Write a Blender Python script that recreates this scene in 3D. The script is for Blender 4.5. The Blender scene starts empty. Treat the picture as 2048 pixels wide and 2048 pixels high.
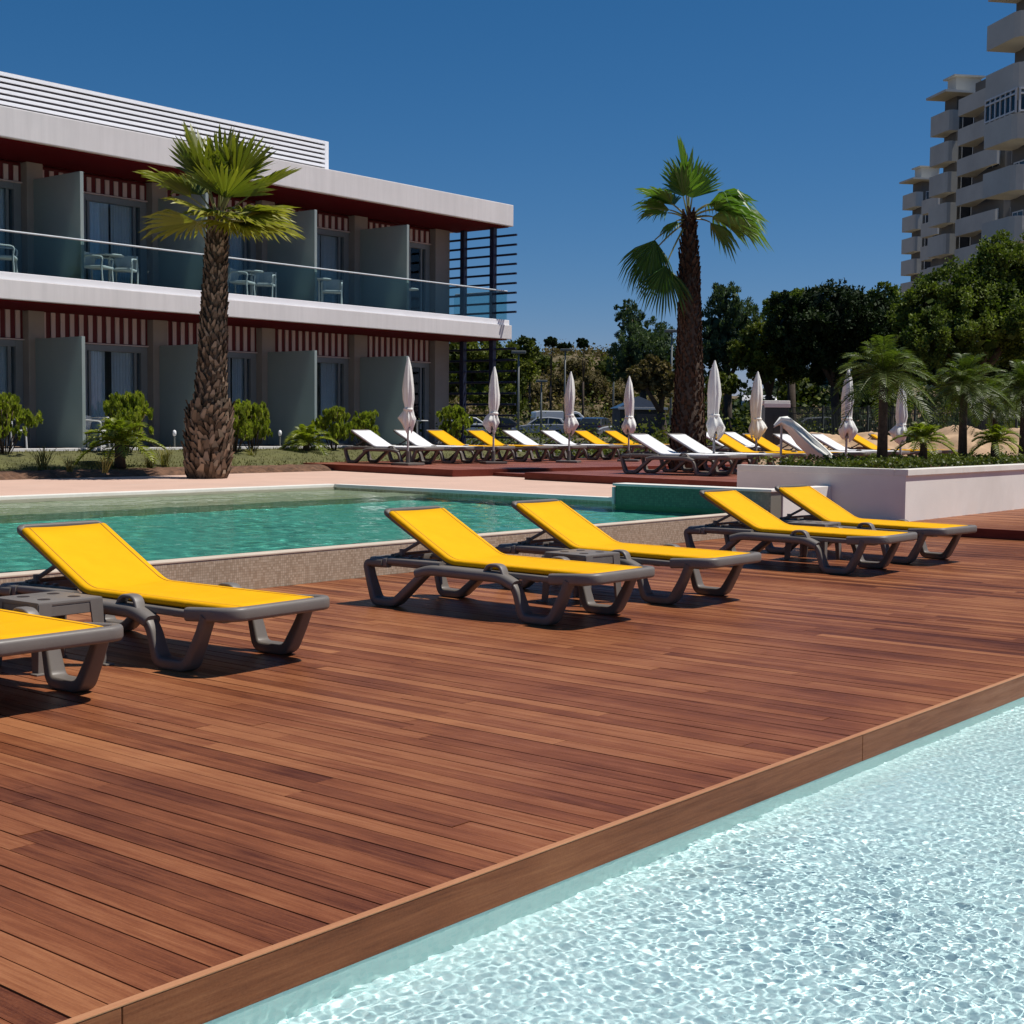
import bpy, bmesh, math, random
import numpy as np
from mathutils import Matrix, Vector
sc = bpy.context.scene
col = sc.collection
rnd = random.Random(7)
R_ = math.radians
# ---------------------------------------------------------------- camera frame
EYE = 1.35
CR = np.array([[0.63507847, 0.04250099, 0.77127751], [-0.77240004, 0.04602384, 0.63346665], [0.00857419, 0.99803581, -0.06205651]])
FPX = 2849.12
def ray(x, y):
    return CR @ np.array([x - 1024.0, 1024.0 - y, FPX])
def at_z(x, y, z):
    d = ray(x, y); t = (z - EYE) / d[2]
    return Vector((d[0] * t, d[1] * t, z))
def at_y(x, y, Y):
    d = ray(x, y); t = Y / d[1]
    return Vector((d[0] * t, Y, EYE + d[2] * t))
def at_x(x, y, X):
    d = ray(x, y); t = X / d[0]
    return Vector((X, d[1] * t, EYE + d[2] * t))
def at_d(x, y, D):
    d = ray(x, y); t = D / FPX
    return Vector((d[0] * t, d[1] * t, EYE + d[2] * t))
# ---------------------------------------------------------------- tagging
def tag(o, label, cat, group=None):
    o['label'] = label; o['category'] = cat
    if group: o['group'] = group
    return o
def structure(o):
    o['kind'] = 'structure'; return o
def empty(name, loc=(0, 0, 0), rz=0.0, label=None, cat=None, group=None):
    o = bpy.data.objects.new(name, None); col.objects.link(o)
    o.location = loc; o.rotation_euler = (0, 0, rz); o.empty_display_size = .2
    if label: tag(o, label, cat, group)
    return o
def copy_tree(o, parent=None):
    c = o.copy(); col.objects.link(c)
    if parent is not None: c.parent = parent
    for ch in o.children: copy_tree(ch, c)
    return c
# ---------------------------------------------------------------- mesh builder
class MB:
    def __init__(s): s.v = []; s.f = []; s.c = []
    def face(s, pts, c=None):
        n = len(s.v); s.v.extend([tuple(p) for p in pts]); s.f.append(tuple(range(n, n + len(pts)))); s.c.append(c)
    def add(s, v, f, c=None):
        n = len(s.v); s.v.extend([tuple(p) for p in v]); s.f.extend([tuple(i + n for i in q) for q in f]); s.c.extend([c] * len(f))
    def box(s, a, b, c=None, M=None):
        x0, y0, z0 = a; x1, y1, z1 = b
        v = [(x0, y0, z0), (x1, y0, z0), (x1, y1, z0), (x0, y1, z0), (x0, y0, z1), (x1, y0, z1), (x1, y1, z1), (x0, y1, z1)]
        if M is not None: v = [M @ Vector(p) for p in v]
        s.add(v, [(0, 3, 2, 1), (4, 5, 6, 7), (0, 1, 5, 4), (1, 2, 6, 5), (2, 3, 7, 6), (3, 0, 4, 7)], c)
    def bbox(s, a, b, w=.01, c=None, M=None):
        """box with chamfered edges"""
        bm = bmesh.new()
        ctr = [(a[i] + b[i]) / 2 for i in range(3)]; sz = [abs(b[i] - a[i]) for i in range(3)]
        bmesh.ops.create_cube(bm, size=1, matrix=Matrix.Translation(ctr) @ Matrix.Diagonal((*sz, 1)))
        w = min(w, min(sz) * .45)
        bmesh.ops.bevel(bm, geom=bm.edges[:], offset=w, segments=2, affect='EDGES', profile=.6)
        bm.verts.index_update()
        v = [(M @ x.co if M is not None else x.co.copy()) for x in bm.verts]
        s.add(v, [tuple(q.index for q in f.verts) for f in bm.faces], c); bm.free()
    def sweep(s, path, prof, c=None, side=None, cap=True, scales=None):
        """profile (u,v) swept along a 3-D path; u runs along `side`"""
        P = [Vector(p) for p in path]; n = len(P); k = len(prof); rings = []
        for i, p in enumerate(P):
            t = (P[min(i + 1, n - 1)] - P[max(i - 1, 0)]).normalized()
            if side is None:
                h = Vector((0, 0, 1)) if abs(t.z) < .95 else Vector((1, 0, 0))
                sd = t.cross(h).normalized()
            else:
                sd = Vector(side); sd = (sd - t * sd.dot(t)).normalized()
            nr = sd.cross(t).normalized()
            q = 1 if scales is None else scales[i]
            rings.append([p + sd * (u * q) + nr * (w * q) for u, w in prof])
        v = [q for r in rings for q in r]; f = []
        for i in range(n - 1):
            for j in range(k):
                a = i * k + j; b = i * k + (j + 1) % k
                f.append((a, b, b + k, a + k))
        if cap:
            f.append(tuple(range(k - 1, -1, -1))); f.append(tuple(range((n - 1) * k, n * k)))
        s.add(v, f, c)
    def tube(s, path, r, k=8, c=None, scales=None):
        s.sweep(path, [(r * math.cos(6.28319 * j / k), r * math.sin(6.28319 * j / k)) for j in range(k)], c, scales=scales)
    def lathe(s, prof, k=16, ctr=(0, 0, 0), c=None, wob=None):
        v = []; f = []; n = len(prof)
        for i, (r, z) in enumerate(prof):
            for j in range(k):
                a = 6.28319 * j / k; q = r * (1 + (wob(i, j) if wob else 0))
                v.append((ctr[0] + q * math.cos(a), ctr[1] + q * math.sin(a), ctr[2] + z))
        for i in range(n - 1):
            for j in range(k):
                a = i * k + j; b = i * k + (j + 1) % k
                f.append((a, b, b + k, a + k))
        f.append(tuple(range(k - 1, -1, -1))); f.append(tuple(range((n - 1) * k, n * k)))
        s.add(v, f, c)
    def build(s, name, mat, parent=None, smooth=False, loc=None, angle=None):
        m = bpy.data.meshes.new(name); m.from_pydata(s.v, [], s.f)
        if any(x is not None for x in s.c):
            a = m.color_attributes.new('tone', 'FLOAT_COLOR', 'CORNER')
            dat = np.ones((len(m.loops), 4), np.float32); i = 0
            for q, x in zip(s.f, s.c):
                x = 0.5 if x is None else x
                if not isinstance(x, (tuple, list)): x = (x, x, x)
                dat[i:i + len(q), :3] = x[:3]; i += len(q)
            a.data.foreach_set('color', dat.ravel())
        if smooth:
            m.shade_smooth()
            if angle: m.set_sharp_from_angle(angle=R_(angle))
        m.update()
        o = bpy.data.objects.new(name, m); col.objects.link(o)
        for x in (mat if isinstance(mat, (list, tuple)) else [mat]): m.materials.append(x)
        if parent is not None: o.parent = parent
        if loc is not None: o.location = loc
        return o
def rrect(w, h, r, k=3):
    out = []
    for cx, cy, a0 in ((w / 2 - r, h / 2 - r, 0), (-w / 2 + r, h / 2 - r, 90), (-w / 2 + r, -h / 2 + r, 180), (w / 2 - r, -h / 2 + r, 270)):
        for i in range(k + 1):
            a = R_(a0 + 90 * i / k); out.append((cx + r * math.cos(a), cy + r * math.sin(a)))
    return out
def rounded(pts, r, k=5):
    """polyline with its corners rounded"""
    P = [Vector(p) for p in pts]; out = [P[0]]
    for i in range(1, len(P) - 1):
        a, b, c = P[i - 1], P[i], P[i + 1]
        d = min(r, (a - b).length * .48, (c - b).length * .48)
        p0 = b + (a - b).normalized() * d; p1 = b + (c - b).normalized() * d
        for j in range(k + 1):
            t = j / k; out.append(p0 * (1 - t) ** 2 + b * 2 * t * (1 - t) + p1 * t * t)
    out.append(P[-1]); return out
# ---------------------------------------------------------------- materials
class N:
    def __init__(s, name):
        s.m = bpy.data.materials.new(name); s.m.use_nodes = True; s.t = s.m.node_tree
        s.b = s.t.nodes['Principled BSDF']; s.out = s.t.nodes['Material Output']
    def n(s, typ, **kw):
        x = s.t.nodes.new(typ)
        for k, v in kw.items():
            if k.startswith('i_'): x.inputs[k[2:].replace('_', ' ')].default_value = v
            else: setattr(x, k, v)
        return x
    def l(s, a, b): s.t.links.new(a, b)
    def coord(s, scale=(1, 1, 1), rot=(0, 0, 0), kind='Object'):
        c = s.n('ShaderNodeTexCoord'); m = s.n('ShaderNodeMapping'); m.inputs['Scale'].default_value = scale; m.inputs['Rotation'].default_value = rot
        s.l(c.outputs[kind], m.inputs[0]); return m.outputs[0]
    def noise(s, vec, scale, detail=3, rough=.55, dist=0):
        x = s.n('ShaderNodeTexNoise'); x.inputs['Scale'].default_value = scale; x.inputs['Detail'].default_value = detail; x.inputs['Roughness'].default_value = rough; x.inputs['Distortion'].default_value = dist
        if vec is not None: s.l(vec, x.inputs['Vector'])
        return x.outputs['Fac']
    def ramp(s, fac, stops, interp='LINEAR'):
        x = s.n('ShaderNodeValToRGB'); x.color_ramp.interpolation = interp; e = x.color_ramp.elements
        while len(e) < len(stops): e.new(.5)
        for q, (p, c) in zip(e, stops): q.position = p; q.color = (*c, 1) if len(c) == 3 else c
        s.l(fac, x.inputs[0]); return x.outputs[0]
    def mix(s, fac, a, b, blend='MIX'):
        x = s.n('ShaderNodeMix', data_type='RGBA', blend_type=blend)
        for i, v in ((0, fac), (6, a), (7, b)):
            if isinstance(v, (int, float)): x.inputs[i].default_value = v
            elif isinstance(v, (tuple, list)): x.inputs[i].default_value = (*v, 1)
            else: s.l(v, x.inputs[i])
        return x.outputs[2]
    def math(s, op, a, b=0.0):
        x = s.n('ShaderNodeMath', operation=op)
        for i, v in ((0, a), (1, b)):
            if isinstance(v, (int, float)): x.inputs[i].default_value = v
            else: s.l(v, x.inputs[i])
        return x.outputs[0]
    def base(s, v):
        if isinstance(v, (tuple, list)): s.b.inputs['Base Color'].default_value = (*v, 1)
        else: s.l(v, s.b.inputs['Base Color'])
        return s
    def set(s, **kw):
        for k, v in kw.items(): s.b.inputs[k.replace('_', ' ')].default_value = v
        return s
    def bump(s, h, strength=.3, dist=.01):
        x = s.n('ShaderNodeBump'); x.inputs['Strength'].default_value = strength; x.inputs['Distance'].default_value = dist
        s.l(h, x.inputs['Height']); s.l(x.outputs[0], s.b.inputs['Normal']); return s
def varied(name, c, amt=.12, scale=4, rough=.6, bump=0, bscale=60, spec=None, dirt=None, kind='Object'):
    """one colour with soft wear: large stains plus fine grain"""
    m = N(name); v = m.coord(kind=kind)
    a = m.noise(v, scale, 5, .6); k = [max(0, x * (1 - amt)) for x in c]; h = [min(1, x * (1 + amt)) for x in c]
    cc = m.ramp(a, [(.3, k), (.7, h)])
    if dirt:
        d = m.noise(v, scale * .35, 6, .7, .4); cc = m.mix(m.ramp(d, [(.5, (0, 0, 0)), (.75, (dirt[3],) * 3)]), cc, dirt[:3])
    m.base(cc); m.set(Roughness=rough)
    if spec is not None: m.b.inputs['Specular IOR Level'].default_value = spec
    if bump: m.bump(m.noise(v, bscale, 3), bump, .01)
    return m.m
def leafmat(name, lo, hi, trans=.25, rough=.5, spec=.3):
    """foliage: colour from each leaf's tone, a little light passing through"""
    m = N(name); a = m.n('ShaderNodeAttribute', attribute_name='tone')
    cc = m.ramp(a.outputs['Fac'], [(0, lo), (1, hi)])
    m.base(cc); m.set(Roughness=rough); m.b.inputs['Specular IOR Level'].default_value = spec
    t = m.n('ShaderNodeBsdfTranslucent'); m.l(m.mix(1, cc, (1.3, 1.5, .5), 'MULTIPLY'), t.inputs[0])
    x = m.n('ShaderNodeMixShader'); x.inputs[0].default_value = trans
    m.l(m.b.outputs[0], x.inputs[1]); m.l(t.outputs[0], x.inputs[2]); m.l(x.outputs[0], m.out.inputs[0])
    return m.m
def glassmat(name, tint, refl=1.5, rough=0.0):
    m = N(name); tr = m.n('ShaderNodeBsdfTransparent'); tr.inputs[0].default_value = (*tint, 1)
    g = m.n('ShaderNodeBsdfGlossy'); g.inputs['Roughness'].default_value = rough
    f = m.n('ShaderNodeFresnel'); f.inputs[0].default_value = refl
    x = m.n('ShaderNodeMixShader'); m.l(f.outputs[0], x.inputs[0]); m.l(tr.outputs[0], x.inputs[1]); m.l(g.outputs[0], x.inputs[2])
    m.l(x.outputs[0], m.out.inputs[0]); m.t.nodes.remove(m.b); return m.m
# ================================================================ SETTING
def wood(name, dark, mid, light, long_axis=1, gloss=.42):
    m = N(name); a = m.n('ShaderNodeAttribute', attribute_name='tone')
    s = [34, 34, 34]; s[long_axis] = 1.6
    v = m.coord(tuple(s))
    off = m.n('ShaderNodeVectorMath', operation='ADD'); m.l(v, off.inputs[0])
    k = m.n('ShaderNodeVectorMath', operation='SCALE'); m.l(a.outputs['Color'], k.inputs[0]); k.inputs['Scale'].default_value = 91.0; m.l(k.outputs[0], off.inputs[1])
    g = m.noise(off.outputs[0], 1.0, 5, .65, .6)
    fine = m.noise(off.outputs[0], 4.0, 3, .7)
    w = m.noise(m.coord((1, 1, 1)), .9, 4, .6)
    t = m.math('ADD', m.math('MULTIPLY', a.outputs['Fac'], .48), m.math('MULTIPLY', g, .64))
    t = m.math('ADD', t, m.math('MULTIPLY', m.math('SUBTRACT', w, .5), .5))
    t = m.math('ADD', t, m.math('MULTIPLY', m.math('SUBTRACT', fine, .5), .42))
    pw_ = m.noise(m.coord((.35, .35, .35)), 1.0, 5, .65, 1.2); t = m.math('ADD', t, m.math('MULTIPLY', m.math('SUBTRACT', pw_, .5), .72))
    sp = m.noise(m.coord((1, 1, 1)), 130, 3, .7); t = m.math('ADD', t, m.math('MULTIPLY', m.math('SUBTRACT', sp, .5), .30))
    c = m.ramp(t, [(.22, dark), (.52, mid), (.86, light)])
    m.base(c); r = m.ramp(g, [(.3, (gloss + .1,) * 3), (.7, (gloss - .06,) * 3)]); m.l(r, m.b.inputs['Roughness'])
    m.b.inputs['Specular IOR Level'].default_value = .14
    m.bump(fine, .25, .003); return m.m
M_wood = wood('deck_wood', (.072, .019, .009), (.205, .066, .0265), (.36, .145, .060))
M_edgewood = wood('edge_wood', (.090, .026, .011), (.20, .066, .026), (.31, .12, .05), 0)
M_farwood = wood('far_deck_wood', (.16, .05, .03), (.25, .085, .055), (.33, .13, .09))
M_facewood = wood('step_wood', (.10, .022, .014), (.17, .036, .022), (.24, .06, .035))
M_under = varied('shadow_gap', (.03, .018, .012), .2)
M_pink = varied('pink_concrete', (.58, .385, .295), .07, 1.3, .85, .25, 90, dirt=(.52, .40, .33, .5))
M_coping = varied('white_coping', (.80, .76, .68), .05, 3, .6, dirt=(.6, .55, .46, .5))
M_white = varied('white_render', (.80, .755, .69), .05, 1.2, .85, .2, 60, dirt=(.60, .55, .48, .5))
M_soil = varied('soil', (.13, .065, .035), .5, 9, .95, .9, 30)
M_sand = varied('sand', (.48, .32, .19), .22, 3, .95, .9, 22, dirt=(.34, .2, .11, .6))
def mosaic(name, cols, tile=.025, grout=(.4, .36, .3), plane='xz', rough=.35):
    m = N(name); c = m.n('ShaderNodeTexCoord'); sx = m.n('ShaderNodeSeparateXYZ'); m.l(c.outputs['Object'], sx.inputs[0])
    cb = m.n('ShaderNodeCombineXYZ')
    for i, ch in enumerate(plane): m.l(sx.outputs['XYZ'.index(ch.upper())], cb.inputs[i])
    b = m.n('ShaderNodeTexBrick', offset=.0, squash=1.0)
    m.l(cb.outputs[0], b.inputs['Vector']); b.inputs['Scale'].default_value = 1
    b.inputs['Brick Width'].default_value = tile; b.inputs['Row Height'].default_value = tile; b.inputs['Mortar Size'].default_value = tile * .06
    b.inputs['Color1'].default_value = (0, 0, 0, 1); b.inputs['Color2'].default_value = (1, 1, 1, 1); b.inputs['Mortar'].default_value = (.5, .5, .5, 1); b.inputs['Bias'].default_value = 0
    cc = m.ramp(b.outputs['Color'], [(i / (len(cols) - 1), q) for i, q in enumerate(cols)])
    st = m.noise(m.coord(), .8, 4, .6); cc = m.mix(m.math('MULTIPLY', st, .35), cc, [q * .8 for q in cols[0]])
    m.base(m.mix(b.outputs['Fac'], cc, grout)); m.set(Roughness=rough); return m.m
M_beige = mosaic('beige_mosaic', [(.38, .285, .195), (.50, .395, .285), (.60, .49, .365)], .021, (.25, .185, .13))
M_shelf = mosaic('shelf_mosaic', [(.36, .33, .20), (.46, .42, .28), (.54, .49, .34)], .03, (.4, .38, .28), 'xy')
M_teal = mosaic('teal_mosaic', [(.085, .34, .285), (.12, .40, .33), (.155, .45, .37)], .03, (.15, .54, .44), 'xy')
M_tealx = mosaic('green_mosaic', [(.03, .15, .085), (.045, .20, .11), (.065, .24, .13)], .03, (.03, .12, .07), 'yz')
M_grey = mosaic('grey_mosaic', [(.20, .19, .14), (.26, .24, .18), (.31, .28, .21)], .03, (.2, .19, .15), 'yz')
M_aqua = mosaic('aqua_mosaic', [(.70, .90, .895), (.77, .94, .935), (.82, .96, .955)], .025, (.76, .88, .86), 'xy')
M_aquaw = mosaic('aqua_wall_mosaic', [(.50, .74, .71), (.57, .78, .75), (.62, .82, .78)], .025, (.6, .76, .73), 'xz')
# ---- boarded deck: every board a separate run of timber inside one deck mesh
def boards(mb, x0, x1, y0, y1, z, pitch=.1, gap=.005, lo=1.6, hi=4.2, th=.024, seed=1, M=None):
    r = random.Random(seed); n = int((x1 - x0) / pitch)
    for i in range(n):
        a = x0 + i * pitch; y = y0 - r.uniform(0, 2); dz0 = 0
        while y < y1:
            L = r.uniform(lo, hi); s, e = max(y, y0), min(y + L - .003, y1)
            if e - s > .03:
                dz = r.uniform(-.0012, .0012); t = min(1, max(0, r.gauss(.5, .23)))
                mb.box((a + gap / 2 + r.uniform(0, .001), s, z - th), (a + pitch - gap / 2, e, z + dz), (t, r.random(), r.random()) if False else t, M)
            y += L
b = MB(); boards(b, -1.5, 17.0, 2.742, 8.84, 0)
deck = structure(b.build('deck', M_wood))
b = MB(); b.box((-1.5, 2.742, -.2), (17.0, 8.84, -.03)); structure(b.build('deck_base', M_under))
b = MB(); x = -1.5; r = random.Random(5)
while x < 17:
    L = r.uniform(2.6, 3.9); b.bbox((x, 2.714, -.113), (min(x + L - .003, 17), 2.7415, .003 + r.uniform(-.001, .001)), .003, r.uniform(.30, .55)); x += L
structure(b.build('deck_edge_board', M_edgewood))
b = MB(); b.bbox((-1.5, 2.7125, .0045), (17.0, 2.7385, .010), .002, 1.0); structure(b.build('deck_edge_sunlit_top', wood('sunlit_top_wood', (.20, .07, .03), (.36, .15, .07), (.46, .22, .11), 0)))  # added paler strip: the sunlit top of the edge board put into colour
# upper deck to the right, one low step up
UX = 17.05
b = MB(); boards(b, UX, 34, 2.742, 7.75, .12, seed=4); b2 = MB(); boards(b, UX, 17.45, 7.76, 8.82, .12, seed=9)
structure(b.build('upper_deck', M_wood))
b = MB(); b.bbox((UX - .03, 2.72, -.03), (UX - .002, 8.82, .121), .003, .2); structure(b.build('upper_deck_riser', M_facewood))
b = MB(); b.box((UX, 2.742, -.2), (34, 7.75, .09)); b.box((UX, 7.76, -.2), (17.45, 8.82, .09)); structure(b.build('upper_deck_base', M_under))
# ---- near pool
ZN, ZF = -.118, -.30
b = MB(); b.face([(-6, 2.7215, ZF), (-6, -5, ZF), (16, -5, ZF), (16, 2.7215, ZF)])
pf = structure(b.build('pool_floor', M_aqua))
b = MB(); b.box((-6, 2.722, ZF - .1), (16, 2.7395, ZN + .003)); pw = structure(b.build('pool_wall', M_aquaw))
def water(name, x0, x1, y0, y1, z, st, waves, mat, amp=1.0, seed=3, far=None):
    xs, ys = np.linspace(x0, x1, int((x1 - x0) / st) + 1), np.linspace(y0, y1, int((y1 - y0) / st) + 1)
    if far:      # coarser water further off, where the finest ripples fade out
        xs = np.concatenate([np.arange(far[0], x0 - .01, .03), xs, np.arange(x1 + .02, far[1], .025)]); ys = np.concatenate([np.arange(far[2], y0 - .01, .03), ys])
    nx, ny = len(xs), len(ys); X, Y = np.meshgrid(xs, ys, indexing='ij'); Z = np.zeros_like(X); fine = np.clip((x1 + .0 - X) / .3, 0, 1) * np.clip((X - x0) / .3, 0, 1) * np.clip((Y - y0) / .3, 0, 1) if far else 1.0; g = np.random.default_rng(seed)
    wx = .03 * np.sin(X * 2.1 + Y * 1.3) + .02 * np.sin(X * 4.7 - Y * 3.9); wy = .03 * np.sin(Y * 2.7 - X * .9)
    env = .74 + .44 * np.sin(X * 1.3 + .7 * Y + 1.2) * np.sin(Y * 1.9 - X * .5) + .14 * np.sin(X * 3.1 - Y * 2.2)
    for lam, A, n in waves:
        for i in range(n):
            q = lam * g.uniform(.75, 1.3); k = 2 * math.pi / q; a = g.uniform(0, 2 * math.pi)
            Z += (fine if lam < .085 else 1.0) * A * g.uniform(.5, 1.2) * np.sin(k * ((X + wx) * math.cos(a) + (Y + wy) * math.sin(a)) + g.uniform(0, 6.28))
    Z = z + Z * amp * env
    me = bpy.data.meshes.new(name); V = np.stack([X.ravel(), Y.ravel(), Z.ravel()], 1).astype(np.float32)
    I = np.arange(nx * ny).reshape(nx, ny); F = np.stack([I[:-1, :-1].ravel(), I[1:, :-1].ravel(), I[1:, 1:].ravel(), I[:-1, 1:].ravel()], 1).astype(np.int32)
    me.vertices.add(len(V)); me.vertices.foreach_set('co', V.ravel()); me.loops.add(F.size); me.loops.foreach_set('vertex_index', F.ravel())
    me.polygons.add(len(F)); me.polygons.foreach_set('loop_start', np.arange(0, F.size, 4, dtype=np.int32)); me.update(calc_edges=True)
    me.shade_smooth(); me.materials.append(mat)
    o = bpy.data.objects.new(name, me); col.objects.link(o); o.cycles.is_caustics_caster = True
    return structure(o)
def watermat(name, tint, refl=.5):
    m = N(name); a = m.n('ShaderNodeBsdfRefraction'); a.inputs['Color'].default_value = (*tint, 1); a.inputs['IOR'].default_value = 1.33; a.inputs['Roughness'].default_value = 0
    g = m.n('ShaderNodeBsdfGlossy'); g.inputs['Roughness'].default_value = .0; f = m.n('ShaderNodeFresnel'); f.inputs[0].default_value = 1.33
    x = m.n('ShaderNodeMixShader'); m.l(m.math('MULTIPLY', f.outputs[0], refl), x.inputs[0]); m.l(a.outputs[0], x.inputs[1]); m.l(g.outputs[0], x.inputs[2]); m.l(x.outputs[0], m.out.inputs[0]); m.t.nodes.remove(m.b); return m.m
water('pool_water', 0.2, 9.9, -.7, 2.7212, ZN, .0066, [(.020, .000028, 24), (.028, .000068, 30), (.041, .00011, 18), (.09, .00030, 8), (.4, .0014, 5)], watermat('shallow_water', (.95, 1.0, 1.0)), far=(-3, 15.9, -4.9))
# ---- raised infinity pool
PW, ZW = 9.1, .272
b = MB(); b.bbox((-9, 8.85, -.3), (15.85, 9.1, .262), .01); structure(b.build('overflow_wall', M_beige))
b = MB(); b.bbox((-9, 8.846, .2625), (15.85, 9.0, .281), .006); structure(b.build('overflow_lip', varied('lip_stone', (.60, .50, .39), .1, 3, .6)))
b = MB(); b.face([(-9, 9.1, -.95), (15.85, 9.1, -.95), (15.85, 14.6, -.95), (-9, 14.6, -.95)])
lf = structure(b.build('lap_pool_floor', M_teal))
b = MB(); b.box((-9, 14.6, -1), (15.85, 16.68, .17)); sh = structure(b.build('pool_shelf', M_shelf))
b = MB(); b.box((15.85, 9.36, -1), (16.13, 11.2, .515)); gw = structure(b.build('green_pool_wall', M_tealx))
b = MB(); b.box((15.852, 8.82, -.3), (16.13, 9.357, .515)); structure(b.build('grey_pool_wall', M_grey))
b = MB(); b.box((-9, 16.68, -1), (15.85, 16.73, .30)); b.box((15.85, 11.2, -1), (15.9, 16.73, .30)); ps = structure(b.build('pool_side_wall', M_shelf))
lw = water('lap_pool_water', -9, 15.84, 9.003, 16.67, ZW, .052, [(.2, .00045, 18), (.36, .0007, 14), (.7, .0009, 10), (1.6, .0012, 5)], watermat('pool_water_teal', (.86, 1.0, .97)), seed=8)
for o in (pf, pw, lf, sh, gw, ps): o.cycles.is_caustics_receiver = True
b = MB()
b.bbox((-9, 16.70, .30), (15.86, 16.86, .356), .012); b.bbox((15.83, 11.22, .30), (15.98, 16.70, .356), .012)
b.bbox((15.83, 8.80, .5155), (16.15, 11.24, .55), .01); b.bbox((15.815, 11.205, .20), (16.14, 11.235, .5), .004)
structure(b.build('pool_coping', M_coping))
b = MB(); b.bbox((16.133, 8.80, 0), (17.446, 8.98, .55), .008)
tag(b.build('low_wall', M_white), 'low white rendered wall between the pool and the planter box', 'wall')
# terrace paving with saw cuts
b = MB(); b.box((-9, 16.86, .1), (20.9, 21.3, .35)); b.box((15.98, 11.22, .1), (20.6, 16.86, .3495)); b.box((16.15, 8.98, .1), (20.6, 11.22, .349))
structure(b.build('terrace', M_pink))
# ---- far boarded sun decks, turned a little against the pool
A_ = Vector((19.72, 17.25, 0)); ang = R_(-8.5)
def fd(x0, y0): return Matrix.Translation((x0, y0, 0)) @ Matrix.Rotation(ang, 4, 'Z')
def far_deck(M, w, d, z, seed, name, zb=.3):
    b = MB(); boards(b, .0, w, 0.03, d - .03, z, .14, .006, seed=seed, M=M)
    o = structure(b.build(name, M_farwood))
    b = MB(); x = 0
    b.bbox((-.028, 0, zb), (-.002, d * .47 - .003, z + .001), .003, .3, M); b.bbox((-.028, d * .47, zb), (-.002, d, z + .001), .003, .5, M)
    b.bbox((0, .0, zb), (w, .026, z + .001), .003, .3, M); b.bbox((0, d - .026, zb), (w, d, z + .001), .003, .4, M)
    structure(b.build(name + '_riser', M_facewood))
    b = MB(); b.box((.0, .03, zb - .1), (w, d - .03, z - .03), None, M); structure(b.build(name + '_base', M_under))
far_deck(fd(19.72, 17.6), 17, 5.9, .48, 11, 'sun_deck')
far_deck(fd(18.75, 8.8), 19, 7.25, .48, 12, 'side_deck')
far_deck(fd(20.5, 16.0), 15, 1.6, .415, 13, 'deck_step')
# ---- planter box
b = MB()
PX0, PY0, PY1, PX1, PT = 17.45, 7.75, 10.25, 33.0, .80
b.box((PX0, PY0, .0), (PX1, PY1, PT - .085))
pl = b.build('planter_box', M_white); tag(pl, 'long white rendered planter box full of low shrubs and small palms', 'planter')
b = MB(); b.bbox((PX0 - .004, PY0 - .03, PT - .0845), (PX1, PY0 + .16, PT), .008); b.bbox((PX0 - .005, PY0 + .162, PT - .0845), (PX0 + .16, PY1, PT), .006); b.build('coping', M_coping, pl)
b = MB(); b.box((PX0 + .162, PY0 + .163, PT - .084), (PX1, PY1, PT - .05)); b.build('soil', M_soil, pl)
# ---- lawn, flower bed, hotel terrace
ZT, YS = .775, 24.6
def strip(name, mat, x0, x1, prof, nx=60, jit=.02, seed=2):
    g = random.Random(seed); b = MB(); P = {}
    for i in range(nx + 1):
        for j, (y, z) in enumerate(prof):
            P[i, j] = (x0 + (x1 - x0) * i / nx, y + (g.uniform(-jit, jit) * 4 if 0 < j < len(prof) - 1 else 0), z + (g.uniform(-jit, jit) if 0 < j < len(prof) - 1 else 0))
    for i in range(nx):
        for j in range(len(prof) - 1): b.face([P[i, j], P[i + 1, j], P[i + 1, j + 1], P[i, j + 1]])
    return structure(b.build(name, mat, smooth=True))
M_lawn = varied('lawn_soil', (.095, .095, .028), .35, 3, .95, .6, 40, dirt=(.13, .12, .045, .7))
strip('flower_bed', M_soil, 2, 20.9, [(21.3, .30), (21.42, .37), (21.6, .44), (21.9, .46), (22.2, .455), (22.4, .45)], 220, .02)
strip('lawn', M_lawn, 2, 29, [(22.35, .44), (22.9, .53), (23.5, .62), (24.0, .69), (24.58, .735)], 120, .012)
# ---- ground sheet reaching the horizon, dropping under the pools
def gz(x, y):
    d = math.hypot(x, y); inside = (x < 34 and y < 20.5)
    if inside: return -1.6
    z = .22
    a = math.degrees(math.atan2(y, x))
    if d > 60: z += 9.2 * min(1, max(0, (d - 112) / 45)) ** 1.1 * math.exp(-((a - 37.5) / 5.5) ** 2) * (1 + .10 * math.sin(x * .21) * math.sin(y * .17))
    if d > 60: z += 4.6 * min(1, max(0, (d - 70) / 18)) * math.exp(-((a - 25.5) / 6) ** 2)
    return z
b = MB()
gx = [-400, -200, -100, -40, 0, 10, 20, 30, 33.9, 34.1] + [36 + 2.5 * i for i in range(49)] + [160, 180, 220, 300, 500, 900, 2500]
gy = [-400, -200, -100, -40, -10, 0, 10, 20.4, 20.6] + [22 + 2.5 * i for i in range(50)] + [150, 180, 220, 300, 500, 900, 2500]
nx, ny = len(gx), len(gy)
V = [(x, y, gz(x, y) + (rnd.uniform(-.2, .2) if math.hypot(x, y) > 108 else 0)) for x in gx for y in gy]
b.add(V, [(i * ny + j, (i + 1) * ny + j, (i + 1) * ny + j + 1, i * ny + j + 1) for i in range(nx - 1) for j in range(ny - 1)])
m = N('dry_ground'); v = m.coord(); a = m.noise(v, .09, 6, .65); d = m.noise(v, .9, 5, .7)
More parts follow.
